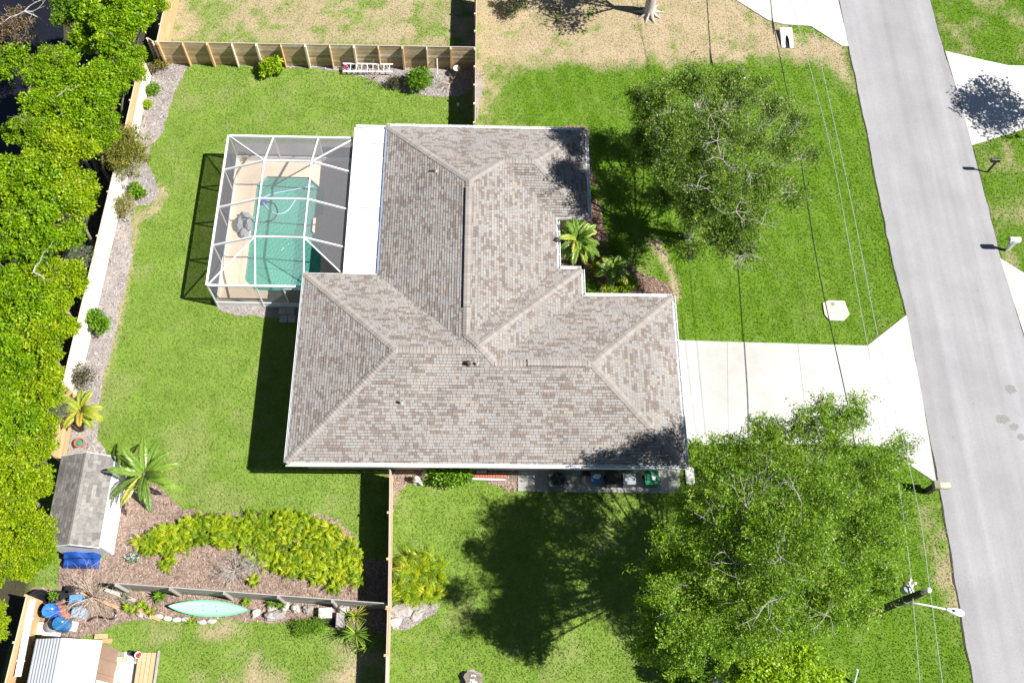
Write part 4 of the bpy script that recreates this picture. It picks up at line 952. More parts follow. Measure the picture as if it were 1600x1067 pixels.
b = MB(); b.lathe((c.x,c.y,0), [(.36,0),(.47,.42),(.52,.45),(.52,.48),(.45,.47),(.40,.30),(.36,.26),(.32,.30),(.30,.12)], 28); b.build('tub_body', M['black_plastic'], t)
b = MB(); b.lathe((c.x,c.y,.12), [(.29,0),(.29,.006)], 20); b.build('standing_water', M['pond'], t)
c = at(91, 934); t = thing('flower_pot', 'black round planter with a green plant beside the black tub', 'planter', tuple(c)); b = MB(); b.lathe(c, [(.2,0),(.27,.3),(.29,.32),(.23,.3),(.2,.24)], 18); b.build('pot', M['black_plastic'], t); POTS.append((t, c+Vector((0,0,.25))))
def boxy(name, label, cat, px_, py_, sx, sy, h, m, rot=0, parent=None, taper=.9):
    c = at(px_, py_, h); c.z = 0; d = (math.cos(rot), math.sin(rot)); b = MB(); v = []
    for z, k in ((0, taper), (h, 1)):
        for ux, uy in ((-1,-1),(1,-1),(1,1),(-1,1)): v.append((c.x+(ux*sx*d[0]-uy*sy*d[1])*k/2, c.y+(ux*sx*d[1]+uy*sy*d[0])*k/2, z))
    b.face(v[4:]); b.face(v[:4][::-1])
    for i in range(4): j = (i+1) % 4; b.face([v[i], v[j], v[4+j], v[4+i]])
    vi = [(c.x+(q[0]-c.x)*.8, c.y+(q[1]-c.y)*.8, h+.012) for q in v[4:]]; b.face(vi)
    for i in range(4): j = (i+1) % 4; b.face([(*v[4+i][:2], h+.001), (*v[4+j][:2], h+.001), vi[j], vi[i]])
    return tag(b.build(name, m, None, tuple(c)), label, cat), c
boxy('storage_crate', 'dusty orange red plastic crate between the barrels and the dead bush', 'crate', 96, 952, .34, .40, .4, plain('dusty_red', (.44,.16,.12), .6))
boxy('storage_crate', 'bright orange plastic crate south of the dusty red crate', 'crate', 102, 963, .36, .24, .3, M['orange'], .3)
boxy('plastic_tray', 'white square plastic tray lying beside the teal barrel', 'tray', 114, 978, .38, .40, .12, M['white_vinyl'], -.15)
boxy('storage_bin', 'blue storage bin under the dead branches by the barrels', 'bin', 118, 936, .55, .42, .4, plain('faded_blue', (.10,.26,.52), .5, .2), .1)
boxy('storage_bin', 'pale grey blue bin below the blue storage bin', 'bin', 122, 957, .6, .45, .35, plain('pale_blue_plastic', (.28,.36,.46), .5, .15), -.1)
boxy('scrap_panel', 'white sheet lying on the ground west of the teal barrel', 'panel', 68, 981, .6, .5, .04, M['white_vinyl'], .05)
boxy('scrap_panel', 'white narrow board on the ground north of the white shed roof', 'board', 80, 991, .8, .22, .05, M['white_vinyl'], -.1)
lath('grill', 'small dark round grill half under the teal barrel edge', 'grill', at(82, 978, .3)-Vector((0,0,.3)), [(.12,0),(.26,.2),(.29,.36),(.2,.42),(.05,.44)], M['grey_plastic'])
for i, (px_, py_, lb) in enumerate(((108, 921, 'black plastic crate under the dead bush north of the blue bin'), (101, 928, 'black plastic crate beside the round planter with the green plant'), (108, 947, 'black plastic crate between the orange red crate and the blue bins'))):
    boxy('plastic_crate', lb, 'crate', px_, py_, .42, .34, .32, M['black_plastic'], .2*i, taper=.85)
c = at(127, 694); t = thing('flower_pot', 'round terracotta pot with a green centre in front of the grey shed', 'potted plant', tuple(c)); b = MB(); b.lathe(c, [(.14,0),(.2,.2),(.23,.24),(.24,.30),(.19,.30),(.18,.2)], 18); b.build('pot', M['terracotta'], t)
b = MB(); b.lathe(c+Vector((0,0,.2)), [(.17,.0),(.12,.06),(.03,.08)], 14); b.build('soil_cover', plain('green_pot_cover', (.02,.24,.17), .5), t)
# kayak
k0, k1 = at(264, 947, .3), at(390, 953, .3); ky = thing('kayak', 'pale mint green kayak lying by the low grey fence', 'kayak', ((k0.x+k1.x)/2, (k0.y+k1.y)/2, 0))
d = (k1-k0).normalized(); o = Vector((-d.y, d.x, 0)); L = (k1-k0).length; hull = []; deck = MB(); hl = MB(); n = 28
def kw(u): return .36*math.sin(math.pi*min(1, max(0, u)))**.72*(1.08-.16*u)
prev = None
for i in range(n+1):
    u = i/n; q = k0 + d*(L*u); wv = max(.004, kw(u)); rise = .10*abs(2*u-1)**3; q.z = 0
    ring = [q+o*(wv*s_)+Vector((0,0,z+rise)) for s_, z in ((-1,.30),(-.97,.18),(-.6,.06),(0,.02),(.6,.06),(.97,.18),(1,.30))]
    top = [q+o*(wv*s_)+Vector((0,0,z+rise)) for s_, z in ((-1,.30),(-.86,.325),(-.80,.33),(-.5,.30),(0,.285),(.5,.30),(.80,.33),(.86,.325),(1,.30))]
    if prev:
        for a in range(6): hl.face([prev[0][a], prev[0][a+1], ring[a+1], ring[a]])
        for a in (0, 1, 6, 7): hl.face([prev[1][a], prev[1][a+1], top[a+1], top[a]])
        for a in range(2, 6): deck.face([prev[1][a], prev[1][a+1], top[a+1], top[a]])
    prev = (ring, top)
hl.build('hull', M['mint'], ky); dk_ = deck.build('deck', M['kayak_deck'], ky)
for u, s_ in ((.22,.4),(.30,-.4),(.42,.45),(.43,-.4),(.58,.4),(.60,-.45),(.74,.3)):
    b = MB(); b.lathe(k0 + d*(L*u) + o*(.22*s_) + Vector((0,0,.0)), [(.03,.0),(.03,.012),(.015,.012)], 8); b.build('scupper', M['grey_plastic'], ky)
# stones, blocks and timbers on the neighbour's side of the low fence
def rock(label, px_, py_, rx, ry, rz, m='rock', rot=0, cat='rock', group=None, name='rock'):
    c = at(px_, py_); o = link_mesh(name, lump(c, rx, ry, rz, px_*.37+py_, 3, .28), M[m], None, (c.x, c.y, rz*.25)); o.rotation_euler.z = rot; return tag(o, label, cat, group)
rock('large flat grey boulder right of the kayak bow', 431, 962, .50, .24, .3, 'rock', .1)
for i, (px_, py_, r, lb) in enumerate(((424,951,.2,'small upright tan rock between the kayak and the grey boulder'), (446,947,.22,'rounded pale rock behind the large grey boulder'), (462,951,.24,'dark grey rock behind the low fence post right of the grey boulder'), (481,952,.24,'brown tinged rock left of the block of pale rubble'), (400,958,.22,'low brown rock at the tip of the kayak'))):
    rock(lb, px_, py_, r, r*.8, r*.8, 'pale_rock' if i in (1, 4) else 'rock', i)
boxy('rubble_block', 'square block of pale broken rubble beside the low grey fence', 'stone block', 508, 957, .58, .46, .38, M['pale_rock'], .05, taper=1.0)
boxy('stone_block', 'upright speckled grey stone block left of the spiky plant', 'stone block', 531, 968, .34, .62, .5, M['rock'], 0, taper=1.0)
rock('pale stone resting above the speckled grey block', 537, 953, .26, .2, .3, 'pale_rock')
lath('flower_pot', 'empty black round pot beside the pale rubble block', 'pot', at(519, 972), [(.16,0),(.2,.25),(.17,.25),(.14,.05)], M['black_plastic'])
for i, (px_, py_, rx, ry, rz) in enumerate(((628,955,.5,.28,.12),(618,972,.3,.22,.2),(650,962,.28,.2,.12))):
    rock(['crumpled grey stone slab against the brown fence south of the fern','pale lumpy stone at the foot of the brown fence','dark grey stone at the right end of the stone pile by the fern'][i], px_, py_, rx, ry, rz, ['rock','pale_rock','rock'][i], .4*i)
for i, (px_, py_) in enumerate(((206,952),(218,959),(232,963),(248,963),(262,966),(276,968),(290,967),(316,972),(331,970))):
    c = at(px_, py_); ang = [-.9,-.6,-.3,-.1,-.1,0,.1,.05,.1][i]; o = link_mesh('edging_stone', lump(c, .24, .12, .14, i*3.3, 2, .18), M['pale_rock'], None, (c.x, c.y, .04)); o.rotation_euler.z = ang
    tag(o, ['first','second','third','fourth','fifth','sixth','seventh','eighth','last'][i]+' pale edging stone from the left along the border below the kayak', 'edging stone', 'pale stones edging the kayak border')
def timber(label, a, c, wd, ht, m, cat='timber', name='timber', z=.08):
    a, c = at(*a, z), at(*c, z); b = MB(); b.beam(a, c, wd, ht, tone=.3); return tag(b.build(name, m, None, tuple((a+c)/2)), label, cat)
timber('long rusty brown timber running from the dead bush to the pale stones', (127,925), (185,950), .14, .14, M['wood_tan'])
timber('rusty brown timber laid along the border stones beside the kayak', (210,951), (250,968), .16, .12, M['wood_tan'])
timber('weathered grey log lying between the dead bush and the yellow flowers', (165,921), (211,938), .16, .15, M['pale_bark'], 'log', 'log')
timber('short pale timber lying in front of the white shed roof', (148,994), (168,994), .22, .08, M['plank']); timber('short orange timber lying beside the corner of the white shed roof', (160,1001), (175,1001), .2, .08, M['wood_tan'])
# black plastic edging curve
hp = [(*at(x, y)[:2], .05) for x, y in ((138,970),(150,964),(164,965),(176,967),(182,960),(180,952))]; b = MB(); b.tube(bez(hp), .045, 6); tag(b.build('edging_hose', M['black_plastic'], None, hp[0]), 'curved black lawn edging below the dead bush', 'edging')
# ------------------------------------------------------------------ ladder and odd things at the north fence
la, lb = at(536, 105, .35), at(614, 106, .35); ld = thing('ladder', 'silver aluminium ladder lying on its side along the north fence', 'ladder', tuple(la.lerp(lb, .5)))
dl = (lb-la).normalized(); ol = Vector((0, -.86, -.3)).normalized()*.46
for k in (0, 1):
    b = MB(); b.beam(la + ol*k + Vector((0,.14,.12)), lb + ol*k*(1.0) + Vector((0,.14,.12)), .07, .05); b.build('side_rail', M['white_metal'], ld)
for k in range(9):
    q = la.lerp(lb, (k+.4)/9) + Vector((0,.14,.12)); b = MB(); b.beam(q, q + ol, .06, .03, up=dl); b.build('rung', M['white_metal'], ld)
for k in range(5):
    q = la.lerp(lb, (k+.3)/5) + Vector((0,.14,.12)); q2 = la.lerp(lb, (k+.8)/5) + Vector((0,.14,.12)); b = MB(); b.beam(q, q2 + ol, .03, .02, up=(0,0,1)); b.build('rear_brace', M['aluminium'], ld)
b = MB(); q = la + Vector((.15,.14,.13)) + ol*.5; b.obox(q, (dl, ol, (0,0,1)), (.09, .12, .03)); b.build('red_foot', plain('ladder_red', (.25,.02,.08), .5), ld)
timber('thin grey wooden post leaning on the north fence right of the round bush', (684,118), (683,92), .07, .07, M['pale_bark'], 'post', 'stake', .9)
c = at(714, 118); t = thing('garden_statue', 'pale stone bird bath standing in the shaded corner of the north fence', 'garden ornament', tuple(c))
b = MB(); b.lathe(c, [(.16,0),(.15,.05),(.07,.1),(.055,.45),(.1,.52)], 14); b.build('pedestal', M['rock'], t); b = MB(); b.lathe(c+Vector((0,0,.52)), [(.08,0),(.2,.06),(.22,.1),(.18,.09),(.03,.05)], 18); b.build('basin', M['pale_rock'], t)
lath('bottle', 'small white plastic jug standing in the fence shadow near the roof', 'jug', at(716, 166), [(.06,0),(.085,.03),(.085,.18),(.03,.25),(.03,.28)], M['white_vinyl'])
# ------------------------------------------------------------------ south slab, air conditioner and bins
acs = struct_empty('utility_slab', tuple(at(930, 750)))
slabs(acs, [P(q) for q in ([(809,722),(907,722),(907,769),(809,767.5)], [(907,722),(970,722),(970,770),(907,769)], [(970,722),(1031,722),(1031,770.7),(970,770)], [(1031,722),(1062,722),(1062,771),(1031,770.7)])], -.03, .06, M['old_concrete'])
boxy('stone_pad', 'pale stone pad on the ground past the east end of the utility slab', 'slab', 1078, 741, .42, .95, .10, M['concrete'], 0, taper=1)
A0 = at(872, 748, .8); A0.z = .06; ac = thing('air_conditioner', 'dark grey air conditioner unit with a round fan on the concrete slab', 'air conditioner', tuple(A0))
cs = .42; ch = .12
oct_ = [(cs,-cs+ch),(cs,cs-ch),(cs-ch,cs),(-cs+ch,cs),(-cs,cs-ch),(-cs,-cs+ch),(-cs+ch,-cs),(cs-ch,-cs)]
b = MB(); b.prism([(A0.x+x, A0.y+y) for x, y in oct_], .06, .78); b.build('cabinet', plain('ac_grey', (.10,.115,.125), .5, .1), ac)
b = MB(); b.prism([(A0.x+x*1.03, A0.y+y*1.03) for x, y in oct_], .78, .81); b.lathe(A0+Vector((0,0,.752)), [(.36,.0),(.36,.012),(.34,.012)], 28); b.build('top_plate', plain('ac_top', (.13,.15,.165), .5, .1), ac)
b = MB(); b.lathe(A0+Vector((0,0,.766)), [(.33,0),(.33,.004)], 26); b.build('fan_opening', M['black_plastic'], ac)
fn = MB(); fn.lathe(A0+Vector((0,0,.772)), [(.09,0),(.09,.05),(.05,.06)], 14); M['ac_blade'] = plain('ac_blade', (.05,.055,.06), .5); fn = fn.build('fan', M['ac_blade'], ac)
for k in range(4):
    a = k*math.pi/2+.4; b = MB(); cdir = Vector((math.cos(a), math.sin(a), 0)); sdv = Vector((-math.sin(a), math.cos(a), .35)).normalized(); b.obox(A0+Vector((0,0,.785))+cdir*.19, (cdir, sdv, cdir.cross(sdv)), (.11,.05,.004)); b.build('blade', M['ac_blade'], fn)
b = MB()
for r in (.12, .2, .28, .335): b.tube([A0+Vector((r*math.cos(q*.3142), r*math.sin(q*.3142), .765)) for q in range(21)], .004, 4, cap=False)
for q in range(8): b.beam(A0+Vector((.05*math.cos(q*.785), .05*math.sin(q*.785), .76)), A0+Vector((.35*math.cos(q*.785), .35*math.sin(q*.785), .76)), .008, .008)
b.build('grille', M['black_plastic'], ac)
def wheelie(label, px_, py_, sx, sy, h, m, lid, cat='bin'):
    c = at(px_, py_, h); c.z = .06; t = thing('wheelie_bin', label, cat, tuple(c)); b = MB(); v = []
    for z, k in ((.06, .8), (h-.06, 1)):
        for ux, uy in ((-1,-1),(1,-1),(1,1),(-1,1)): v.append((c.x+ux*sx*k/2, c.y+uy*sy*k/2, z))
    b.face(v[:4][::-1])
    for i in range(4): j = (i+1) % 4; b.face([v[i], v[j], v[4+j], v[4+i]])
    b.build('body', m, t)
    b = MB(); b.prism([(c.x+ux*sx*.53, c.y+uy*sy*.53) for ux, uy in ((-1,-1),(1,-1),(1,1),(-1,1))], h-.06, h-.02); b.prism([(c.x+ux*sx*.42, c.y+uy*sy*.42) for ux, uy in ((-1,-1),(1,-1),(1,1),(-1,1))], h-.021, h+.01); b.build('lid', lid, t)
    b = MB(); b.tube([(c.x-sx*.4, c.y+sy*.58, h-.06), (c.x+sx*.4, c.y+sy*.58, h-.06)], .02, 6); b.build('handle', m, t)
    for s_ in (-1, 1):
        b = MB(); b.tube([(c.x+s_*sx*.42, c.y+sy*.42, .15), (c.x+s_*sx*.5, c.y+sy*.42, .15)], .1, 10); b.build('wheel', M['rubber'], t)
    return t, c
t, c = boxy('recycling_box', 'blue recycling box with white paper on top between air conditioner and black bin', 'recycling box', 933, 745, .58, .42, .36, M['bin_blue'])
b = MB(); pts = [(c.x+.22*math.cos(a)*(1 if k % 2 else .8), c.y+.02+.14*math.sin(a)*(1 if k % 2 else .75), .40) for k, a in enumerate([i*.698 for i in range(9)])]; b.face(pts); b.face([(p[0]*.99+c.x*.01, p[1], .378) for p in pts])
for k in range(9): b.face([pts[k], pts[(k+1) % 9], (*pts[(k+1) % 9][:2], .375), (*pts[k][:2], .375)])
tag(b.build('paper_bag', M['paper'], None, (c.x, c.y, .38)), 'crumpled white paper lying in the blue recycling box', 'paper')
wheelie('black wheelie bin right of the blue recycling box', 957, 746, .56, .6, .95, M['black_plastic'], M['black_plastic'])
wheelie('grey wheelie bin with a square pale lid between the black and green bins', 984, 747, .56, .55, .95, M['grey_plastic'], plain('grey_lid', (.28,.31,.34), .5, .08))
g, c = wheelie('green wheelie bin with a white label on its lid at the end of the row', 1019, 746, .62, .62, .95, M['bin_green'], M['bin_green'])
b = MB(); b.box(c.x-.03, c.x+.17, c.y-.12, c.y+.06, .961, .966); b.build('label_sticker', M['paper'], g)
boxy('door_mat', 'small dark red mat on the slab behind the blue recycling box', 'mat', 916, 739, .4, .26, .1, plain('mat_red', (.10,.02,.03), .9))
# bed kerb and things by the south wall
timber('white kerb timber edging the brick strip by the south wall', (734,748), (790,750), .10, .12, M['concrete'], 'edging', 'kerb_timber')
bt = struct_empty('brick_strip', tuple(at(762, 743)))
for k in range(14):
    c = at(735+k*4.1, 743.5); b = MB(); b.box(c.x-.055, c.x+.055, c.y-.09, c.y+.09, 0, .07, rnd.random()); b.build('brick', M['terracotta'], bt)
t, c = boxy('hose_box', 'pale grey garden hose box tucked under the south eave', 'hose box', 752, 735, .5, .22, .2, M['grey_plastic'])
def statue(label, px_, py_):
    c = at(px_, py_); t = thing('garden_statue', label, 'garden ornament', tuple(c)); b = MB(); b.lathe(c, [(.2,0),(.2,.06),(.13,.1),(.14,.3),(.17,.42),(.09,.5)], 14); b.build('body', M['pale_rock'], t)
    b = MB(); b.lathe(c+Vector((0,0,.47)), [(.05,0),(.11,.06),(.12,.13),(.08,.2),(.02,.23)], 14); b.build('head', M['pale_rock'], t)
    o = link_mesh('wing', lump(c, .2, .09, .18, 3.3, 2, .2), plain('statue_grey', (.35,.38,.42), .8), t); o.location = (.16, -.12, .16); o.rotation_euler.z = -.7
statue('grey and white stone garden ornament left of the green shrub by the south eave', 651, 752)
rock('small white stone under the south eave beside the garden ornament', 664, 741, .18, .14, .16, 'pale_rock')
# ------------------------------------------------------------------ street things
c = at(1447.5, 768); mb = thing('mailbox', 'dark wooden post mailbox with a tan top at the foot of the driveway', 'mailbox', tuple(c))
b = MB(); b.box(c.x-.13, c.x+.13, c.y-.13, c.y+.13, -.03, 1.0); b.build('post', M['dark_wood'], mb)
b = MB(); b.box(c.x-.16, c.x+.12, c.y-.19, c.y+.19, 1.0, 1.28); b.build('head_block', plain('mailbox_green_grey', (.18,.18,.14), .7), mb)
bx_ = MB(); x = c.x+.12
for i in range(8):
    a0, a1 = math.pi*i/8, math.pi*(i+1)/8; q = [(c.y+.16*math.cos(a), 1.14+.12*math.sin(a)) for a in (a0, a1)]
    bx_.face([(x,q[0][0],q[0][1]),(x+.5,q[0][0],q[0][1]),(x+.5,q[1][0],q[1][1]),(x,q[1][0],q[1][1])])
bx_.box(x, x+.5, c.y-.16, c.y+.16, 1.0, 1.14); bb_ = bx_.build('box', plain('mailbox_tan', (.55,.46,.33), .6), mb)
b = MB(); b.box(x+.502, x+.515, c.y-.15, c.y+.15, 1.0, 1.22); b.build('door', plain('mailbox_tan_door', (.50,.42,.30), .6), bb_)
def mbox(label, base, top, h, m, pm, pw, bl, bw_):
    c = at(*base); q = at(*top, h); t = thing('mailbox', label, 'mailbox', tuple(c)); b = MB(); b.beam((c.x,c.y,-.02), (c.x,c.y,h-.06), pw, pw, up=(0,1,0)); b.build('post', pm, t)
    b = MB(); b.box(c.x-bl*.75, c.x+bl*.25, c.y-.05, c.y+.05, h-.10, h-.06); b.build('arm', pm, t)
    bx = MB(); x0, x1 = c.x-bl*.75, c.x+bl*.25; n = 10; prof = [(c.y-bw_/2, h-.06), (c.y-bw_/2, h+.06)] + [(c.y-bw_/2*math.cos(math.pi*k/n), h+.06+bw_/2*math.sin(math.pi*k/n)) for k in range(1, n)] + [(c.y+bw_/2, h+.06), (c.y+bw_/2, h-.06)]
    for a, e in zip(prof, prof[1:]+prof[:1]): bx.face([(x0,*a),(x1,*a),(x1,*e),(x0,*e)])
    bx.face([(x0,*p) for p in prof]); bx.face([(x1,*p) for p in prof]); bo = bx.build('box', m, t)
    b = MB(); b.face([(x0-.006,*p) for p in prof]); b.build('door', M['grey_plastic'] if m is M['white_metal'] else M['black_plastic'], bo); b = MB(); b.box(x0+.15, x0+.17, c.y-bw_/2-.02, c.y-bw_/2-.006, h, h+.14); b.box(x0+.15, x0+.22, c.y-bw_/2-.02, c.y-bw_/2-.006, h+.14, h+.2); b.build('flag', M['red'], bo); return t
mbox('small black mailbox on a thin brown post across the road', (1543,269), (1555,253), 1.12, M['black_plastic'], M['pole_wood'], .09, .5, .2)
mbox('white mailbox on a white post across the road', (1573,391), (1583,378), 1.05, M['white_metal'], M['white_metal'], .16, .56, .3)
# utility pole with street lamp, transformer gear and insulators
B0 = Vector((17.15, 6.5, 0)); up_ = thing('utility_pole', 'dark wooden utility pole with a white street lamp arm near the road', 'utility pole', tuple(B0))
PH = 7.75; b = MB(); b.tube([B0+Vector((0,0,-.2)), B0+Vector((.02,0,3)), B0+Vector((.03,0,PH))], [.19,.17,.13], 14); b.build('pole', M['pole_wood'], up_)
pt_ = B0 + Vector((.03,0,PH)); b = MB(); b.tube([pt_+Vector((0,0,-.1)), pt_+Vector((.02,0,.42))], .022, 6); b.lathe(pt_+Vector((.02,0,.36)), [(.05,0),(.10,.03),(.06,.06),(.10,.1),(.05,.14)], 12); b.build('insulator', plain('glazed_white', (.62,.64,.7), .25), up_)
ar = at(1412, 940, 6.3); le = at(1484, 953, 6.4); ro = Vector((B0.x+.1, B0.y-.1, 5.75)); b = MB(); b.tube(bez([ro, ro.lerp(le, .15)+Vector((0,0,.3)), ro.lerp(le, .5)+Vector((0,0,.25)), le]), .035, 8); arm = b.build('lamp_arm', M['white_metal'], up_)
b = MB(); b.tube([Vector((B0.x+.12,B0.y-.1,5.45)), ro.lerp(le,.22)+Vector((0,0,.22))], .022, 6); b.build('arm_brace', M['white_metal'], up_)
dl = (le-ro); dl.z = 0; dl.normalize(); ol = Vector((-dl.y, dl.x, 0)); hd = MB(); prv = None
for u, wv, hz in ((-.12,.05,.05),(0,.085,.06),(.15,.13,.08),(.32,.155,.085),(.46,.14,.075),(.55,.09,.05),(.58,.03,.02)):
    q = le + dl*u; ring = [q+ol*(wv*math.cos(a))+Vector((0,0,hz*math.sin(a)*(1 if math.sin(a) > 0 else .6))) for a in [k*math.pi/5 for k in range(10)]]
    if prv:
        for k in range(10): hd.face([prv[k], prv[(k+1) % 10], ring[(k+1) % 10], ring[k]])
    prv = ring
lh = hd.build('lamp_head', M['white_metal'], up_); b = MB(); b.lathe(le+dl*.14+Vector((0,0,.07)), [(.045,0),(.045,.05),(.03,.06)], 10); b.build('photocell', M['black_plastic'], lh)
g0 = B0 + Vector((-.05,.34,6.55))
b = MB(); b.lathe(g0, [(.02,-.35),(.16,-.33),(.17,0),(.15,.06),(.05,.08)], 14); b.build('transformer', plain('transformer_grey', (.33,.36,.40), .4), up_)
b = MB(); b.tube([g0+Vector((.06,.05,.06)), g0+Vector((.06,.05,.26))], .03, 8); b.tube([g0+Vector((-.1,.12,.0)), g0+Vector((-.16,.22,.2))], .035, 8); b.build('bushing', plain('porcelain_rust', (.40,.12,.06), .5), up_)
b = MB(); b.beam(B0+Vector((.02,.1,6.9)), B0+Vector((-.12,.62,6.95)), .06, .07); b.beam(B0+Vector((.02,.1,6.6)), B0+Vector((.1,.5,6.9)), .05, .05); b.build('bracket', M['white_metal'], up_)
b = MB(); b.lathe(B0+Vector((-.1,.58,6.98)), [(.05,0),(.07,.05),(.04,.1),(.065,.14),(.03,.18)], 10); b.lathe(B0+Vector((.1,.46,6.95)), [(.04,0),(.06,.05),(.035,.1),(.05,.14)], 10); b.build('cutout', M['white_metal'], up_)
b = MB()
for z in (4.2, 5.3, 6.2): b.tube([B0+Vector((.16*math.cos(a), .16*math.sin(a), z)) for a in [k*.5236 for k in range(13)]], .014, 4, cap=False)
b.build('pole_band', M['aluminium'], up_)
def wire(label, pts, r, m, south=True):
    pts = [pts[0] + (pts[0]-pts[1]).normalized()*40] + pts
    if south: pts = pts + [pts[-1] + (pts[-1]-pts[-2]).normalized()*40]
    for p in (pts[:1] + (pts[-1:] if south else [])): p.z = max(p.z, 3.6)
    b = MB(); b.tube(bez(pts, 10), r, 5); return tag(b.build('overhead_wire', m, None, tuple(pts[0])), label, 'wire', None)
zA_, zB_ = 7.3, 8.0
wire('thin pale overhead wire on the left, passing the transformer on the utility pole', [at(1225,-40,zA_), at(1262,93,zA_-.25), at(1303,255,zA_-.4), at(1352,520,zA_-.35), at(1400,735,zA_-.15), at(1424,905,zA_-.3), at(1427,942,zA_-.3), at(1440,1100,zA_-.3)], .011, M['wire'])
wire('thin pale overhead wire held by the insulator on top of the utility pole', [at(1252,-40,zB_), at(1283,100,zB_-.1), at(1330,315,zB_-.2), at(1375,540,zB_-.2), at(1431,775,zB_-.1), at(1453,921,8.1), at(1477,1100,8.0)], .011, M['wire'])
wire('thick black overhead cable crossing the front lawn and the driveway', [at(1202,-20,3.3), at(1207,30,3.3), at(1228,135,3.25), at(1250,245,3.3), at(1275,400,3.5), at(1300,520,3.8), at(1322,620,4.1), at(1350,760,4.6), Vector((17.1,6.7,5.4))], .026, M['cable'], False)
# culvert headwall
c = at(1231, 62); t = thing('culvert', 'white concrete culvert end with a dark pipe mouth beside the northern driveway', 'culvert', tuple(c)); hw = .36
q = P([(1221,48),(1241,48),(1240.5,76),(1220.5,74)])
b = MB(); zt, zb_ = .26, .05; v = [(*q[0],zt),(*q[1],zt),(*q[2],zb_),(*q[3],zb_)]
cx_ = (q[2][0]+q[3][0])/2; yb0 = min(q[2][1], q[3][1]); H_ = q[0][1]-yb0
def top(u, s): # u across -1..1, s along 0(top)..1(bottom)
    return (cx_+u*hw, q[0][1]-s*H_, zt-(zt-zb_)*s)
arch = [(-.38,1.0),(-.38,.75),(-.30,.55),(-.15,.42),(.02,.36),(.18,.42),(.30,.55),(.36,.75),(.36,1.0)]
outer = [(-1,1),(-1,0),(1,0),(1,1)]
b.face([top(-1,1),top(-1,.7),top(-.38,.75),top(-.38,1)]); b.face([top(-1,.7),top(-1,0),top(-.15,.42),top(-.30,.55),top(-.38,.75)]); b.face([top(-1,0),top(1,0),top(.18,.42),top(.02,.36),top(-.15,.42)])
b.face([top(1,0),top(1,.7),top(.36,.75),top(.30,.55),top(.18,.42)]); b.face([top(1,.7),top(1,1),top(.36,1),top(.36,.75)])
for u in (-1, 1): b.face([top(u,0),top(u,1),(*top(u,1)[:2],-.05),(*top(u,0)[:2],-.05)])
b.face([top(-1,0),top(1,0),(*top(1,0)[:2],-.05),(*top(-1,0)[:2],-.05)]); b.build('headwall', M['white_vinyl'], t)
b = MB()
for a, e in zip(arch, arch[1:]):
    pa, pe = top(*a), top(*e); b.face([pa, pe, (pe[0], pe[1]-.02, .016), (pa[0], pa[1]-.02, .016)])
b.face([(*top(*a)[:2], .018) for a in arch]); b.build('pipe_mouth', M['black_plastic'], t)
# access cover pad in the front lawn
q = P([(1285,474),(1294,470),(1319,471),(1327,492),(1318,502),(1295,501),(1288,492)]); c = at(1306, 486); t = thing('access_cover', 'many sided concrete access cover in the front lawn near the road', 'access cover', tuple(c))
b = MB(); b.prism(q, -.02, .07); b.build('pad', plain('buff_concrete', (.56,.50,.42), .9, .1, 7, .004, stain=.15), t); c = at(1301, 476); b = MB(); b.lathe((c.x,c.y,.07), [(.10,0),(.10,.012),(.05,.02)], 14); b.build('lid', M['rock'], t)
lath('marker', 'small white round marker on the lawn by the upper tree, northern one', 'marker', at(1161, 110), [(.07,0),(.07,.05),(.04,.07)], M['white_vinyl'], 10); lath('marker', 'small white round marker on the lawn by the upper tree, southern one', 'marker', at(1163, 123), [(.07,0),(.07,.05),(.04,.07)], M['white_vinyl'], 10)
a, c = at(1334, 1068, .03), at(1340, 1046, .9); b = MB(); b.tube([a, a.lerp(c, .5), c], .05, 8); tag(b.build('guy_guard', plain('pipe_grey', (.62,.68,.68), .4), None, tuple(a)), 'pale slanting pipe standing in the lawn at the bottom edge', 'pipe')
# bicycle just entering at the top of the road
W1 = at(1432, -2); bk = thing('bicycle', 'bicycle at the top edge of the road with only its wheel in view', 'bicycle', tuple(W1))
for k, off in (('wheel', 0), ('wheel', 1.02)):
    q = W1 + Vector((-.05, .12+off, .34)); b = MB(); b.tube([q+Vector((.10*math.sin(a), .33*math.cos(a), .32*math.sin(a))) for a in [i*.2618 for i in range(25)]], .024, 6, cap=False); wl = b.build('wheel', M['terracotta'] if off == 0 else M['rubber'], bk)
    b = MB()
    for i in range(10): b.tube([q, q+Vector((.095*math.sin(i*.628), .32*math.cos(i*.628), .31*math.sin(i*.628)))], .004, 3)
    b.build('spokes', M['aluminium'], wl)
q = W1 + Vector((-.05,.12,.34)); f = [q+Vector((.1,.45,.0)), q+Vector((.2,.35,.45)), q+Vector((.2,.85,.45)), q+Vector((0,1.02,0))]; b = MB()
for a, e in ((q, f[0]), (q, f[1]), (f[0], f[1]), (f[0], f[2]), (f[1], f[2]), (f[2], f[3])): b.tube([a, e], .022, 6)
b.build('frame', M['red'], bk); b = MB(); b.lathe(f[1]+Vector((.02,-.02,.1)), [(.09,0),(.1,.03),(.05,.05)], 10, sy=1.5); b.build('saddle', M['black_plastic'], bk); b = MB(); b.tube([f[2]+Vector((-.25,.05,.2)), f[2]+Vector((.3,.05,.25))], .016, 6); b.build('handlebar', M['black_plastic'], bk)
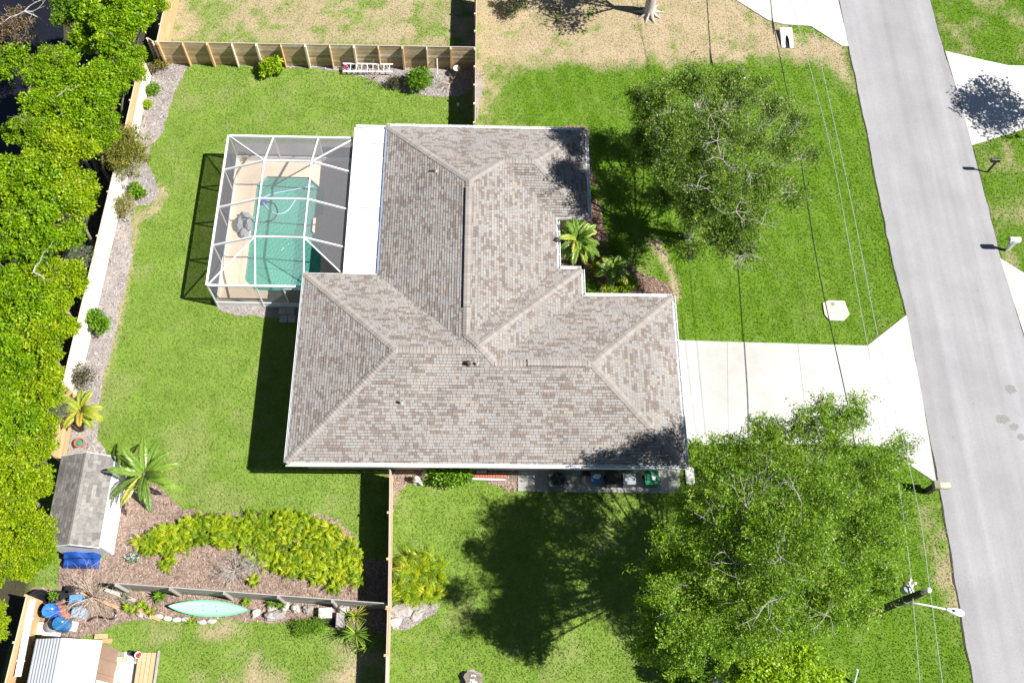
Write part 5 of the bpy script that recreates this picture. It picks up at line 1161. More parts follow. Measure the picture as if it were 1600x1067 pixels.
# ------------------------------------------------------------------ vegetation
def unit(v): return v/np.maximum(1e-9, np.linalg.norm(v, axis=-1, keepdims=True))
def leaf_quads(p, d, n, L, W, droop=.15, fold=.2):
    """p base points, d leaf directions, n leaf normals; a folded rhombus each"""
    s = unit(np.cross(d, n)); L = L[:, None]; W = W[:, None]
    mid = p + d*L*.45
    V = np.stack([p, mid + s*W*.5 - n*L*fold*.4, p + d*L - n*L*droop, mid - s*W*.5 - n*L*fold*.4], 1)
    return V
def sprays(lobes, n_tw, per, tw_len, spread, L, W, seed, up=.5, center=None, inner=.35, lowcut=-.55):
    """leaf sprays along twigs that reach out of each lobe; lobes = (x,y,z,rx,ry,rz,weight)"""
    rs = np.random.RandomState(seed); VV = []; TT = []; tips = []
    for lb in lobes:
        c = np.array(lb[:3]); r = np.array(lb[3:6]); k = max(3, int(n_tw*lb[6]))
        d = unit(rs.normal(size=(k*3, 3))); d = d[d[:, 2] > lowcut][:k]; k = len(d)
        rad = rs.uniform(inner, 1.0, k)**.6
        rad *= .78 + .45*np.array([float(vnoise(q[0]*3+seed, q[1]*3+q[2]*2, .9, seed+3)) for q in d])
        tip = c + d*r*rad[:, None]; tips.append((c, tip))
        td = unit(d*np.array([1, 1, .45]) + rs.normal(size=(k, 3))*.45); td[:, 2] += rs.uniform(-.1, .35, k); td = unit(td)
        tl = tw_len*rs.uniform(.6, 1.3, k)
        m = k*per; t = rs.uniform(0, 1, (k, per)); base = tip[:, None, :] - td[:, None, :]*(tl[:, None]*(1-t))[:, :, None]
        off = rs.normal(size=(k, per, 3))*spread*(1.15-t*.75)[:, :, None]*np.array([1, 1, .6]); pos = (base + off).reshape(-1, 3)
        ld = unit(np.repeat(td, per, 0)*.7 + unit(off.reshape(-1, 3))*.8 + rs.normal(size=(m, 3))*.4)
        nn = unit(rs.normal(size=(m, 3))*.75 + np.array([0, 0, up])); nn = unit(nn - ld*np.sum(nn*ld, 1, keepdims=True))
        l = L*rs.uniform(.6, 1.35, m); w_ = W*rs.uniform(.7, 1.3, m)
        VV.append(leaf_quads(pos, ld, nn, l, w_)); tone = np.repeat(rs.normal(.45, .16, k), per) + rs.normal(0, .17, m) + .12*t.ravel(); TT.append(np.clip(tone, 0, 1))
    V = np.concatenate(VV).reshape(-1, 3); return V, np.arange(len(V)).reshape(-1, 4), np.concatenate(TT), tips
def limbs(b, base, top, lobes, tips, seed, r0, frac=.35, rl=.07, rt=.014):
    rs = np.random.RandomState(seed); base = Vector(base); top = Vector(top)
    b.tube([base - Vector((0, 0, .15)), base + Vector((0, 0, .12)), base.lerp(top, .5) + Vector((rs.uniform(-.1, .1), rs.uniform(-.1, .1), 0)), top], [r0*1.7, r0*1.2, r0, r0*.6], 10)
    for lb, (c, tp) in zip(lobes, tips):
        c = Vector(lb[:3]); mid = top.lerp(c, .5) + Vector((rs.uniform(-.2, .2), rs.uniform(-.2, .2), -.15)); b.tube(bez([top, mid, c], 4), [rl*(1-.07*k) for k in range(9)], 6)
        for t in tp[rs.uniform(0, 1, len(tp)) < frac]:
            t = Vector(t); s_ = mid.lerp(c, rs.uniform(.3, 1)); b.tube([s_, s_.lerp(t, .5) + Vector((rs.uniform(-.12, .12), rs.uniform(-.12, .12), .08)), t], [rt*1.8, rt*1.2, rt*.5], 4, cap=False)
def tree(name, label, cat, base, lobes, lf, n_tw, per, tw_len, spread, L, W, seed, r0=.2, th=None, bark='bark', group=None, frac=.3, up=.5, trunkname='trunk', rl=.07, rt=.014, inner=.35, lowcut=-.55):
    base = Vector(base); t = thing(name, label, cat, tuple(base), group); V, Fq, tn, tips = sprays(lobes, n_tw, per, tw_len, spread, L, W, seed, up, None, inner, lowcut)
    o = np.array(base); link_mesh('crown', np_mesh('crown', V-o, Fq, tn), LF[lf], t)
    b = MB(); zt = th if th else min(l[2] for l in lobes)*.55; limbs(b, base, (base.x, base.y, zt), lobes, tips, seed, r0, frac, rl, rt); b.build(trunkname, M[bark], t, smooth=True); return t
def LB(x, y, z, r, wgt=1.0, fz=.7): p = at(x, y, z); return (p.x, p.y, p.z, r, r, r*fz, wgt)
# the two street trees
lob = [LB(1290,672,8.4,1.35,.6),LB(1325,655,8.2,.9,.3),LB(1205,700,8.2,1.6,.9),LB(1125,712,7.8,1.2,.6),LB(1350,735,8.2,1.5,.8),LB(1400,712,7.2,.9,.25),LB(1265,770,9.8,1.9,1.3),LB(1150,795,9.4,1.8,1.2),LB(1355,825,8.4,1.6,1.0),
       LB(1230,850,10.4,2.0,1.4),LB(1310,890,8.4,1.6,1.0),LB(1085,790,7.6,1.2,.6),LB(1062,870,7.4,1.1,.5),LB(1130,890,8.8,1.8,1.1),LB(1085,950,7.6,1.4,.7),LB(1190,945,8.8,1.7,1.0),LB(1280,955,7.6,1.3,.7),LB(1030,960,6.6,1.0,.4),LB(1030,895,6.6,.8,.3),LB(1375,890,6.4,1.0,.4),LB(1395,790,6.4,1.1,.45),LB(1010,1010,6.0,.9,.3),LB(1285,632,8.0,.7,.13),LB(1335,632,7.8,.6,.1),LB(1195,665,7.8,.7,.12),LB(1412,690,6.6,.6,.08),LB(1245,660,8.2,.7,.14),LB(1035,925,9.2,.8,.25),LB(1060,985,8.8,.8,.25),LB(1045,845,8.6,.7,.22),LB(1338,950,6.6,.9,.4),LB(1190,880,6.0,2.2,.5),LB(1110,840,5.6,1.7,.5),LB(1110,920,5.4,1.6,.35),LB(1220,960,5.6,1.8,.4),LB(1260,830,6.2,2.0,.4),LB(1160,770,6.2,1.6,.3),LB(1095,990,8.6,1.0,.35),LB(1150,1005,8.4,1.1,.4),LB(1080,1020,7.6,.8,.2),LB(1360,930,6.2,.7,.25),LB(1060,1030,6.2,.9,.3)]  # low inner and high western lobes are added to fill out the shadow
b0 = at(1232, 850, 9.0)
big = tree('oak_tree', 'large spreading oak overhanging the driveway and bins, its bare white twigs showing', 'tree', (b0.x, b0.y, 0), lob, 'oak', 150, 62, 1.05, .08, .10, .046, 11, .24, 3.6, 'pale_bark', frac=.22, rl=.05, rt=.010, inner=.4, up=.65)
lob = [LB(1030,150,7.6,1.2,.5),LB(1085,130,7.6,1.3,.6),LB(1140,130,6.8,1.3,.55),LB(1050,205,8.2,1.5,.8),LB(1125,205,8.2,1.7,.9),LB(1050,265,7.0,1.3,.65),LB(1120,285,7.2,1.8,1.1),LB(1165,340,6.2,1.4,.75),LB(1090,335,5.8,1.3,.6),LB(1130,372,5.4,1.1,.45),
       LB(1215,165,6.0,1.3,.28),LB(1250,190,5.6,1.0,.15),LB(1225,225,6.2,1.4,.32),LB(1195,285,6.8,1.4,.42),LB(1240,305,5.8,1.1,.18),LB(1175,215,7.0,1.3,.35),LB(1000,150,6.8,.8,.2),LB(1085,250,4.2,2.0,.7),LB(1085,320,3.4,1.4,.5),LB(1130,315,4.2,1.8,.6),LB(1045,195,4.4,1.5,.5),LB(1120,180,4.4,1.6,.5),LB(1000,215,7.0,.9,.3),LB(1035,310,5.2,.9,.3),LB(1190,130,6.0,.9,.12),LB(1268,240,5.4,.9,.10),LB(1008,185,6.6,.8,.2),LB(1010,240,6.4,.8,.25),LB(1080,390,5.2,.8,.25),LB(1165,385,5.6,.8,.25),LB(1160,150,6.4,1.0,.25)]  # low hidden lobes are added under the crown to close its shadow
b0 = at(1120, 262, 6.6)
tree('oak_tree', 'dark open crowned oak on the front lawn, shading the north wing of the house', 'tree', (b0.x, b0.y, 0), lob, 'oak_dark', 190, 50, 1.15, .085, .115, .05, 12, .20, 3.4, 'pale_bark', frac=.30, rl=.04, rt=.010, inner=.1, up=.6)
# bare pale twigs and hanging moss showing at the outside of both crowns
def bare(name, parent, spots, m, seed):
    rs = np.random.RandomState(seed)
    for (x, y, z, L, n) in spots:
        c = at(x, y, z); b = MB()
        for k in range(n):
            a = rs.uniform(0, 6.28); d = Vector((math.cos(a), math.sin(a), rs.uniform(-.1, .5))); p = c.copy(); pts = [p.copy()]
            for q in range(4):
                d = (d + Vector(rs.normal(size=3)*.35)).normalized(); p = p + d*L*rs.uniform(.18, .34); pts.append(p.copy())
                if q in (1, 2):
                    e = (d + Vector(rs.normal(size=3)*.7)).normalized(); b.tube([p, p + e*L*.22, p + (e + Vector(rs.normal(size=3)*.4))*L*.4], [.010, .007, .003], 4, cap=False)
            b.tube(pts, [.012, .010, .008, .006, .003], 5, cap=False)
        b.lathe(c, [(.02,-.02),(.03,0),(.02,.02)], 5); b.build(name, m, parent)
bare('bare_branch', big, [(1180,745,9.8,1.1,6),(1165,790,10.4,1.2,5),(1120,820,9.6,1.2,6),(1250,780,11.1,.9,4),(1150,880,10.0,1.0,5),(1200,940,10.0,1.4,5),(1290,960,8.4,.9,6),(1290,760,9.8,.8,3),(1220,870,11.7,.8,4),(1290,860,9.9,.8,3),(1050,945,8.2,.8,3)], plain('bleached_branch', (.37,.35,.325), .9, .2, 18), 5)
up_tree = [o for o in bpy.data.objects if o.name.startswith('oak_tree')][-1]
bare('bare_branch', up_tree, [(1130,250,9.4,.9,6),(1165,398,5.6,.9,20),(1110,180,9.2,1.0,5),(1150,330,9.0,.8,5),(1090,290,8.9,.8,4),(1190,350,7.8,.8,4),(1245,300,6.6,1.0,3),(1120,220,9.6,.7,7),(1170,270,8.4,.7,4)], M['pale_bark'], 6)
# younger yellow-green tree below the large oak
lob = [LB(1160,1000,3.6,.9,.5),LB(1210,990,3.9,1.0,.6),LB(1250,1020,3.9,1.0,.6),LB(1190,1040,4.1,1.1,.7),LB(1230,1065,4.0,1.1,.7),LB(1150,1055,3.4,.8,.4),LB(1275,1070,3.3,.8,.3),LB(1300,1060,2.4,.7,.2)]
b0 = at(1200, 1035, 3.6); tree('young_tree', 'small yellow green tree at the bottom edge below the large oak', 'tree', (b0.x, b0.y, 0), lob, 'lime', 130, 26, .5, .12, .13, .085, 14, .07, 1.2, frac=.15, inner=.2, up=.8)
# trees standing outside the picture whose shade falls into it
def outside(label, px_, py_, h, r, seed):
    g = at(px_, py_); lob = [(g.x+dx*r, g.y+dy*r, h+dz, r*.62, r*.62, r*.45, .8) for dx, dy, dz in ((0,0,.5),(.55,.1,0),(-.55,.15,0),(.1,.55,0),(0,-.5,-.1))]
    return tree('shade_tree', label, 'tree', tuple(g), lob, 'oak_dark', 70, 20, .8, .2, .18, .10, seed, .30, 2.4, 'pale_bark', frac=.3)
outside('tree with a pale trunk and flared roots at the top edge of the dry yard', 1014, 22, 6.2, 2.7, 31)
outside('tree beyond the right edge shading the pale driveway across the road', 1655, 190, 4.6, 2.2, 33)
t = [o for o in bpy.data.objects if o.name.startswith('shade_tree')][0]; g = Vector(t.location); b = MB()
for k in range(9):
    a = k*.698+.2; d = Vector((math.cos(a), math.sin(a), 0)); b.tube([g+d*.2+Vector((0,0,.35)), g+d*.42+Vector((0,0,.1)), g+d*(.75+.3*rnd.random())+Vector((0,0,-.02))], [.12,.09,.03], 6)
b.build('root', M['pale_bark'], t)
def shrub(name, label, cat, px_, py_, z, r, lf, n, per, L, W, seed, fz=.8, bark='bark', group=None, lobes=None, tw=.3, sp=.10, up=.5, frac=.25):
    c = at(px_, py_, z); rr = random.Random(seed)
    lob = lobes or [(c.x+rr.uniform(-.3,.3)*r*2*q, c.y+rr.uniform(-.3,.3)*r*2*q, max(.25, z-.2+rr.uniform(-.1,.15)), r*.72, r*.72, r*.72*fz, .5) for q in (0, .8, 1, 1, .9)]
    return tree(name, label, cat, (c.x, c.y, 0), lob, lf, n, per, tw, sp, L, W, seed, .03, .2, bark, group, frac=frac, trunkname='stem', rl=.02, rt=.006, up=up)
# the hedge of broadleaf trees behind the west fence, built as four forms that are copied and turned
HP = [ # x, y, z of crown, radius, form, label
 (178,38,4.6,2.5,0,'largest dark green hedge tree, west of the tan fence by the dry yard'),
 (228,14,3.6,1.3,1,'small green tree squeezed against the tan fence at the top edge'),
 (128,18,4.4,1.6,2,'tree beside the dark pond at the top edge'),
 (196,108,4.4,1.5,1,'tree touching the orange fence panel at the northwest corner'),
 (150,142,4.8,2.1,3,'bright tree just west of the tan and white stretch of fence'),
 (88,108,4.8,1.6,0,'tree jutting out over the dark pond water'),
 (98,176,5.0,2.1,2,'bright tree south of the pond inlet'),
 (50,205,5.0,1.5,3,'tree on the pond bank, west side of the hedge'),
 (150,205,4.4,1.5,0,'tree directly northwest of the olive bush that overhangs the fence'),
 (95,245,4.9,1.9,1,'tree directly west of the olive bush that overhangs the fence'),
 (38,290,5.0,2.2,2,'wide tree south of the pond at the left edge'),
 (112,312,4.7,1.8,3,'bright tree beside the north end of the long pale fence'),
 (65,362,5.0,2.1,0,'bright tree west of the pale fence level with the thin yellowing shrub'),
 (12,385,4.8,1.7,1,'tree at the left edge level with the pool'),
 (88,452,4.4,1.7,3,'tree beside the middle of the long pale fence'),
 (30,470,4.8,2.0,2,'tree at the left edge level with the roof valley'),
 (70,532,4.4,1.8,1,'tree beside the pale fence level with the small round shrub'),
 (15,565,4.6,1.9,0,'tree at the left edge level with the dark red shrub'),
 (62,605,4.2,1.6,2,'tree west of the dark red shrub by the fence'),
 (20,650,4.3,1.8,3,'tree at the left edge level with the yellow palm'),
 (52,685,4.0,1.4,0,'tree beside the orange tan fence north of the shed'),
 (15,735,4.0,1.7,1,'tree at the left edge level with the shed roof'),
 (42,765,3.6,1.3,2,'tree with a sprig reaching over the shed roof'),
 (18,815,3.8,1.6,3,'tree at the left edge beside the southern end of the shed'),
 (55,840,3.4,1.2,0,'tree leaning toward the blue tarpaulin'),
 (20,880,3.5,1.3,1,'tree above the southwest corner fence'),
 (64,872,3.0,.75,2,'small tree between the blue tarpaulin and the corner fence'),
 (-12,975,3.4,1.0,3,'tree at the left edge beside the corner fence'),
]
HK = [0,0,2,0,0,0,0,0,0,1,0,1,0,0,1,0,1,0,1,0,1,1,1,1,1,1,0,1]
forms = []
for k in range(4):
    rr = random.Random(50+k); lob = []
    for q in range(11):
        a = q*2.39996+rr.uniform(-.3, .3); rad = .68*math.sqrt(q/10)*rr.uniform(.85, 1.15); k_ = rr.uniform(.26, .42); lob.append((rad*math.cos(a), rad*math.sin(a), rr.uniform(-.22, .25)+.3*(1-rad), k_, k_, k_*.8, .8))
    V, Fq, tn, tips = sprays(lob, 56, 44, .24, .055, .062, .042, 60+k, .75, lowcut=-.2)
    cm = np_mesh('crown', V, Fq, tn); b = MB(); limbs(b, (0, 0, -2.2), (0, 0, -1.0), lob, tips, 70+k, .05, .12, .025, .006); forms.append((cm, b.mesh('trunk', smooth=True)))
for i, (x, y, z, r, k, lb) in enumerate(HP):
    c = at(x, y, z); bx_ = min(c.x, -20.25 + .004*(c.y-20)); t = thing('hedge_tree', lb, 'tree', (bx_, c.y, 0), 'broadleaf trees in the hedge behind the west fence')
    rot = rnd.uniform(0, 6.28); dx = c.x-bx_
    for nm, me, mt in (('crown', forms[k][0], LF[['hedge', 'hedge_lime', 'hedge_dark'][HK[i]]]), ('trunk', forms[k][1], M['bark'])):
        if nm == 'trunk' and dx > .05:      # trunk leans from behind the fence towards the crown
            me = me.copy(); cr, sr = math.cos(rot), math.sin(rot)
            for v in me.vertices: v.co.x, v.co.y = v.co.x + dx*min(0, v.co.z)/2.2/r*cr, v.co.y - dx*min(0, v.co.z)/2.2/r*sr
        o = bpy.data.objects.new(nm, me); C.collection.objects.link(o)
        if not me.materials: me.materials.append(mt)
        o.material_slots[0].link = 'OBJECT'; o.material_slots[0].material = mt
        o.parent = t; o.location = (dx, 0, z); o.rotation_euler.z = rot; o.scale = (r, r, r if nm == 'crown' else z/2.2)
def bare2(label, x, y, z, L, n, seed, m='pale_bark', name='dead_branch'):
    c = at(x, y, z); t = None; b = MB(); rs_ = np.random.RandomState(seed)
    for k in range(n):
        a = rs_.uniform(-.6, 1.2); d = Vector((math.cos(a), math.sin(a)*.6-.2, .1)); p = c.copy(); pts = [p.copy()]
        for q in range(5):
            d = (d + Vector(rs_.normal(size=3)*.3)).normalized(); p = p + d*L*.24; pts.append(p.copy()); e = (d + Vector(rs_.normal(size=3)*.8)).normalized(); b.tube([p, p+e*L*.25], [.012, .004], 4, cap=False)
        b.tube(pts, [.04, .032, .024, .016, .010, .005], 5, cap=False)
    b.tube([Vector((c.x-.2, c.y+.1, -.1)), c], [.08, .05], 6); return tag(b.build(name, M[m], None, (c.x, c.y, 0)), label, 'dead branch')
bare2('bare grey branch reaching over the dark pond at the top left', 38, 18, 3.2, 1.8, 4, 3); bare2('bare curved branch lying over the hedge crown west of the tan and white fence', 80, 160, 5.9, 1.3, 2, 4); bare2('bare pale branch poking out of the hedge level with the pool', 52, 425, 5.5, 1.2, 2, 8)
shrub('cypress_shrub', 'brownish half dry shrub beside the pond at the top left corner', 'shrub', 20, 38, 2.6, 1.3, 'brown', 40, 20, .14, .05, 81)
shrub('pond_shrub', 'dark green shrub on the pond bank at the left edge', 'shrub', 18, 95, 2.4, 1.4, 'hedge', 46, 20, .14, .08, 82)
shrub('reed_shrub', 'fine leaved pale green bush below the hedge beside the pale fence north of its middle', 'shrub', 112, 395, 3.0, 1.2, 'grey', 55, 26, .20, .02, 83, tw=.5)
shrub('reed_shrub', 'fine leaved bush beside the hedge west of the small yellow palm', 'shrub', 78, 640, 2.6, .9, 'grey', 40, 24, .20, .02, 84, tw=.5)
shrub('olive_bush', 'round olive yellow bush overhanging the west fence north of the pool enclosure', 'bush', 186, 232, 2.3, 1.45, 'olive', 200, 30, .10, .045, 85, .7, tw=.35, sp=.09, up=.7)
shrub('top_shrub', 'dark bush at the top edge of the dry yard near the narrow fence', 'bush', 806, -3, 1.1, .8, 'dark', 40, 20, .11, .06, 86)
def agave(label, px_, py_, z, n, L, W, lf, seed, curve=.55, name='spiky_plant', cat='plant', group=None, parent_org=None):
    c = at(px_, py_, z); rs_ = np.random.RandomState(seed); t = thing(name, label, cat, (c.x, c.y, 0), group)
    b = MB()
    for k in range(n):
        a = k*2.39996 + rs_.uniform(-.2, .2); el = rs_.uniform(.15, 1.25); l = L*rs_.uniform(.7, 1.15); d = Vector((math.cos(a), math.sin(a), 0)); s_ = Vector((-d.y, d.x, 0)); p = Vector((c.x, c.y, z)); tn = min(1, max(0, rs_.normal(.5, .22))); prev = None
        for q in range(5):
            u = q/4; e = el - curve*u*1.6; pt = p; w_ = W*(1-u**1.5)*.5+.002; cur = (pt + s_*w_, pt + Vector((0, 0, -.25*W)), pt - s_*w_)
            if prev: b.face([prev[0], cur[0], cur[1], prev[1]], tn); b.face([prev[1], cur[1], cur[2], prev[2]], tn)
            prev = cur; p = p + (d*math.cos(e) + Vector((0, 0, math.sin(e))))*l/4
    b.build('leaves', LF[lf], t); b2 = MB(); b2.tube([(c.x, c.y, -.05), (c.x, c.y, z+.03)], .05, 8); b2.build('stem', M['bark'], t); return t
agave('fan shaped pale green palmetto against the tan fence at the top left', 240, 17, 1.6, 22, .7, .06, 'grey', 1); agave('small grey green palmetto at the top edge left of the tan fence', 228, 3, 1.6, 20, .6, .06, 'grey', 2)
# palms
def palm(label, base, crown, z, n, L, lf, seed, wdt=.16, droop=1.0, yellow=0.0, r0=.12, els=(.1, 1.2), dead=0):
    g = at(*base); c = at(*crown, z); rs_ = np.random.RandomState(seed); t = thing('palm_tree', label, 'palm', tuple(g)); cc = Vector((c.x, c.y, z))
    b = MB(); b.tube([g-Vector((0,0,.1)), g.lerp(cc, .5)+Vector((0,0,.1)), cc], [r0*1.35, r0, r0*.9], 10); b.lathe(cc-Vector((0,0,.15)), [(r0*.9,0),(r0*1.3,.12),(r0*.8,.25),(.02,.4)], 10); b.build('trunk', M['bark'], t)
    for k in range(n):
        a = k*2.39996+rs_.uniform(-.25, .25); u_ = k/(n-1); el = els[1]*(1-u_)+els[0]*u_ + rs_.uniform(-.12, .12); l = L*rs_.uniform(.85, 1.12)*(.75+.25*u_); d = Vector((math.cos(a), math.sin(a), 0)); p = cc + Vector((0,0,.05)); pts = []; ns = 16; e = el
        for q in range(ns+1): pts.append(p.copy()); p = p + (d*math.cos(e)+Vector((0,0,math.sin(e))))*(l/ns); e -= droop*(.045+.075*q/ns)
        fb = MB(); tb = min(1, max(0, rs_.normal(.5, .15)+(.45 if rs_.rand() < yellow else 0)))
        fb.tube(pts, [.022*(1-.85*q/ns) for q in range(ns+1)], 4, .8, cap=False)
        for q in range(3, ns*3):
            u = q/(ns*3); i = min(ns-1, int(u*ns)); f = u*ns-i; o = pts[i].lerp(pts[i+1], f); dr = (pts[i+1]-pts[i]).normalized(); sd = Vector((-d.y, d.x, 0)); upv = sd.cross(dr)
            if upv.z < 0: upv = -upv
            ll = wdt*1.9*(math.sin(math.pi*min(1, .12+u*.9))**.7)*rs_.uniform(.8, 1.15)
            for s_ in (-1, 1):
                v = (sd*s_*.85 + dr*.75 + upv*rs_.uniform(.0, .3)).normalized(); tip = o + v*ll - Vector((0,0,ll*.25)); wv = dr*.030; m_ = o + v*ll*.55 + upv*.01
                fb.face([o-wv, m_-wv*1.2, tip, m_+wv*1.2], min(1, max(0, tb+rs_.uniform(-.2, .2))))
        fb.build('frond', LF[lf], t)
    return t
palm('large green palm leaning over the mulch beside the grey roofed shed', (236,797), (226,742), 2.3, 14, 2.1, 'palm', 21, .15, .8, .12, .13, (-.05, 1.0))
palm('small yellowing palm in front of the west fence north of the shed', (130,672), (127,642), 1.5, 15, 1.25, 'palm_yellow', 22, .14, 1.0, .25, .08, (-.1, 1.1))
palm('glossy green palm growing in the entry nook of the house', (897,412), (902,376), 2.5, 28, 1.55, 'palm', 23, .14, 1.0, .12, .11, (-.15, 1.2))
palm('low dark spiky palm among the front bed shrubs', (957,440), (958,421), 1.2, 20, 1.15, 'palm', 24, .13, 1.0, .2, .07, (.0, 1.1))
b = MB(); c = at(238, 797); b.lathe(c, [(.30,.0),(.34,.05),(.26,.07),(.2,.02)], 18); tag(b.build('tree_ring', M['mulch_brown'], None, tuple(c)), 'raised ring of mulch round the foot of the large palm by the shed', 'mulch ring')
# front bed plants
agave('yellow green leafy plant in the front bed beside the step in the roof', 930, 418, .5, 26, .55, .08, 'lime', 5); agave('yellowing strap leaved plant at the south end of the front bed', 946, 452, .35, 24, .55, .07, 'lime', 6); agave('small bright plant beside the gutter at the south of the front bed', 960, 457, .3, 18, .4, .07, 'lime', 7); agave('yellow tipped strap leaved plant in the middle of the front bed', 973, 446, .4, 22, .6, .06, 'fern', 8)
shrub('front_shrub', 'dark green shrub at the north of the front bed beside the gutter', 'shrub', 925, 300, .7, .5, 'green', 40, 18, .10, .06, 91); shrub('front_shrub', 'mid green shrub between the glossy palm and the lawn', 'shrub', 962, 390, .9, .85, 'green', 60, 22, .14, .04, 92)
shrub('front_shrub', 'low green shrub south of the low dark spiky palm', 'shrub', 985, 438, .6, .5, 'oak', 50, 20, .11, .05, 93)
shrub('front_shrub', 'low green shrub hugging the step of the front gutter', 'shrub', 921, 446, .5, .42, 'green', 50, 20, .11, .05, 94)
# shrubs
shrub('yellow_shrub', 'small yellow green shrub in front of the north fence, left of the ladder', 'shrub', 424, 98, .8, .62, 'lime', 44, 18, .16, .08, 101, sp=.08, tw=.25)
c = at(650, 122, .9); shrub('round_bush', 'large round green bush at the north fence right of the ladder', 'bush', 650, 122, .9, .95, 'green', 70, 24, .10, .06, 102)
shrub('purple_shrub', 'dark purple leaved shrub peeking out left of the round bush', 'shrub', 616, 124, .5, .4, 'dark', 30, 16, .08, .05, 103)
shrub('small_shrub', 'young green shrub against the pale west fence south of its middle', 'shrub', 150, 497, .9, .55, 'green', 44, 18, .14, .09, 104, 1.3)
shrub('dark_red_shrub', 'dark red green shrub against the west fence north of the yellow palm', 'shrub', 125, 582, 1.0, .75, 'dark', 34, 16, .09, .05, 105, bark='dead_twig', frac=.6)
shrub('thin_shrub', 'thin yellowing shrub at the north end of the pale west fence', 'shrub', 184, 320, 1.0, .75, 'olive', 22, 14, .11, .06, 106, 1.2, 'dead_twig', frac=.8)
shrub('small_shrub', 'little bright green shrub right of the thin yellowing shrub by the west fence', 'shrub', 213, 297, .4, .38, 'green', 34, 14, .12, .08, 107)
shrub('small_shrub', 'green shrub by the tan and white fence in the grey mulch', 'shrub', 236, 136, .4, .35, 'green', 30, 14, .10, .06, 108); shrub('small_shrub', 'tiny yellow shrub in the grey mulch below the first green shrub', 'shrub', 230, 162, .3, .25, 'lime', 24, 12, .08, .05, 109); shrub('small_shrub', 'low olive shrub at the northwest corner of the lawn bed', 'shrub', 250, 92, .5, .45, 'olive', 30, 14, .09, .05, 110); shrub('small_shrub', 'sparse brown green shrub between the corner shrub and the tan and white fence', 'shrub', 236, 105, .4, .35, 'brown', 22, 12, .08, .05, 115)
shrub('eave_shrub', 'bright green shrub growing out from under the south eave', 'shrub', 704, 742, .6, .62, 'green', 50, 20, .12, .10, 111, lobes=[(*at(685,742,.5), .5,.5,.4,.6), (*at(705,744,.6), .5,.55,.4,.7), (*at(727,738,.5), .45,.45,.4,.5)])
shrub('corner_shrub', 'dark green shrub in shadow by the corner of the driveway and the house', 'shrub', 1085, 708, .6, .7, 'oak', 40, 18, .12, .06, 112)
shrub('small_shrub', 'bright green round shrub below the pale rubble block', 'shrub', 492, 976, .45, .5, 'green', 60, 20, .08, .02, 113); shrub('small_shrub', 'low dark shrub left of the bright round shrub at the bottom', 'shrub', 470, 980, .3, .35, 'oak', 40, 18, .09, .03, 114)
agave('big spiky dracaena clump in the corner of the low fence and the brown fence', 556, 990, .55, 46, .95, .05, 'palm', 31, .6); agave('spiky strap leaved plant just below the low grey fence in the corner', 556, 962, .5, 26, .7, .05, 'palm_yellow', 32, .6); agave('narrow leaved clump at the southern tip of the dracaena', 575, 1010, .4, 24, .6, .05, 'palm', 33, .6)
agave('striped grassy plant below the middle of the kayak', 300, 971, .2, 26, .42, .03, 'lime', 34, .6); agave('low leafy plant behind the kayak bow by the fence', 425, 941, .2, 20, .35, .07, 'green', 35); agave('low green plant at the fence left of the pale rubble block', 440, 945, .2, 20, .35, .07, 'green', 36); agave('dark green leafy plant left of the kayak stern', 250, 931, .3, 24, .4, .10, 'green', 37)
for i, (x, y, lb) in enumerate(((196,934,'pale green cabbage like plant by the west end of the low fence'), (200,948,'yellow leaved plant beside the grey log'), (212,952,'yellow flowering plant in the middle of the border stones'), (222,945,'yellow green plant right of the grey log'), (235,955,'orange tinted plant beside the rusty timber'), (386,940,'low green plant at the bow of the kayak by the low fence'))):
    agave(lb, x, y, .2, 22, .30, .09, ['grey','lime','palm_yellow','lime','palm_yellow','lime'][i], 40+i)
# leafy tops in the pots
for k, (t, c) in enumerate(POTS):
    V, Fq, tn, tips = sprays([(c.x, c.y, c.z+.28, .2, .2, .2, 1)], 16, 10, .15, .05, .1, .05, 120+k); link_mesh('foliage', np_mesh('foliage', V-np.array(t.location), Fq, tn), LF['green'], t)
b = MB(); c = POTS[0][1]; b.lathe(c, [(.12,0),(.16,.24),(.13,.24),(.1,.2)], 12); b.build('pot', M['terracotta'], POTS[0][0])
# fern bed and single ferns
def ferns(pts, L, seed, zb=.28):
    rs_ = np.random.RandomState(seed); VV = []; TT = []
    for (x, y) in pts:
        nfr = rs_.randint(5, 9); hs = rs_.uniform(.7, 1.3); z0_ = rs_.uniform(.0, .3); plant = rs_.normal(.45, .2)
        for k in range(nfr):
            a = rs_.uniform(0, 6.28); l = L*hs*rs_.uniform(.6, 1.2); el = rs_.uniform(.45, 1.3); ns = 6; q = np.zeros((ns+1, 3)); p = np.array([x, y, z0_]); e = el; d = np.array([math.cos(a), math.sin(a), 0])
            for i in range(ns+1): q[i] = p; p = p + (d*math.cos(e)+np.array([0, 0, math.sin(e)]))*l/ns; e -= .24
            s_ = np.array([-d[1], d[0], 0]); tn = np.clip(plant+rs_.normal(0, .2), 0, 1)
            for i in range(ns):
                for u in (.0, .34, .67):
                    o = q[i]*(1-u)+q[i+1]*u; wv = .10*L/.6*math.sin(math.pi*min(1, .18+.8*(i+u)/ns)); f = (q[i+1]-q[i]); f = f/np.linalg.norm(f); w_ = f*.014
                    for sg in (-1, 1):
                        tip = o + s_*sg*wv + f*wv*.35 - np.array([0, 0, wv*.2]); VV.append(np.stack([o-w_, (o+tip)/2-w_*1.2, tip, (o+tip)/2+w_*1.2])); TT.append(np.clip(tn+rs_.normal(0, .12), 0, 1))
    V = np.concatenate(VV); return V, np.arange(len(V)).reshape(-1, 4), np.array(TT)
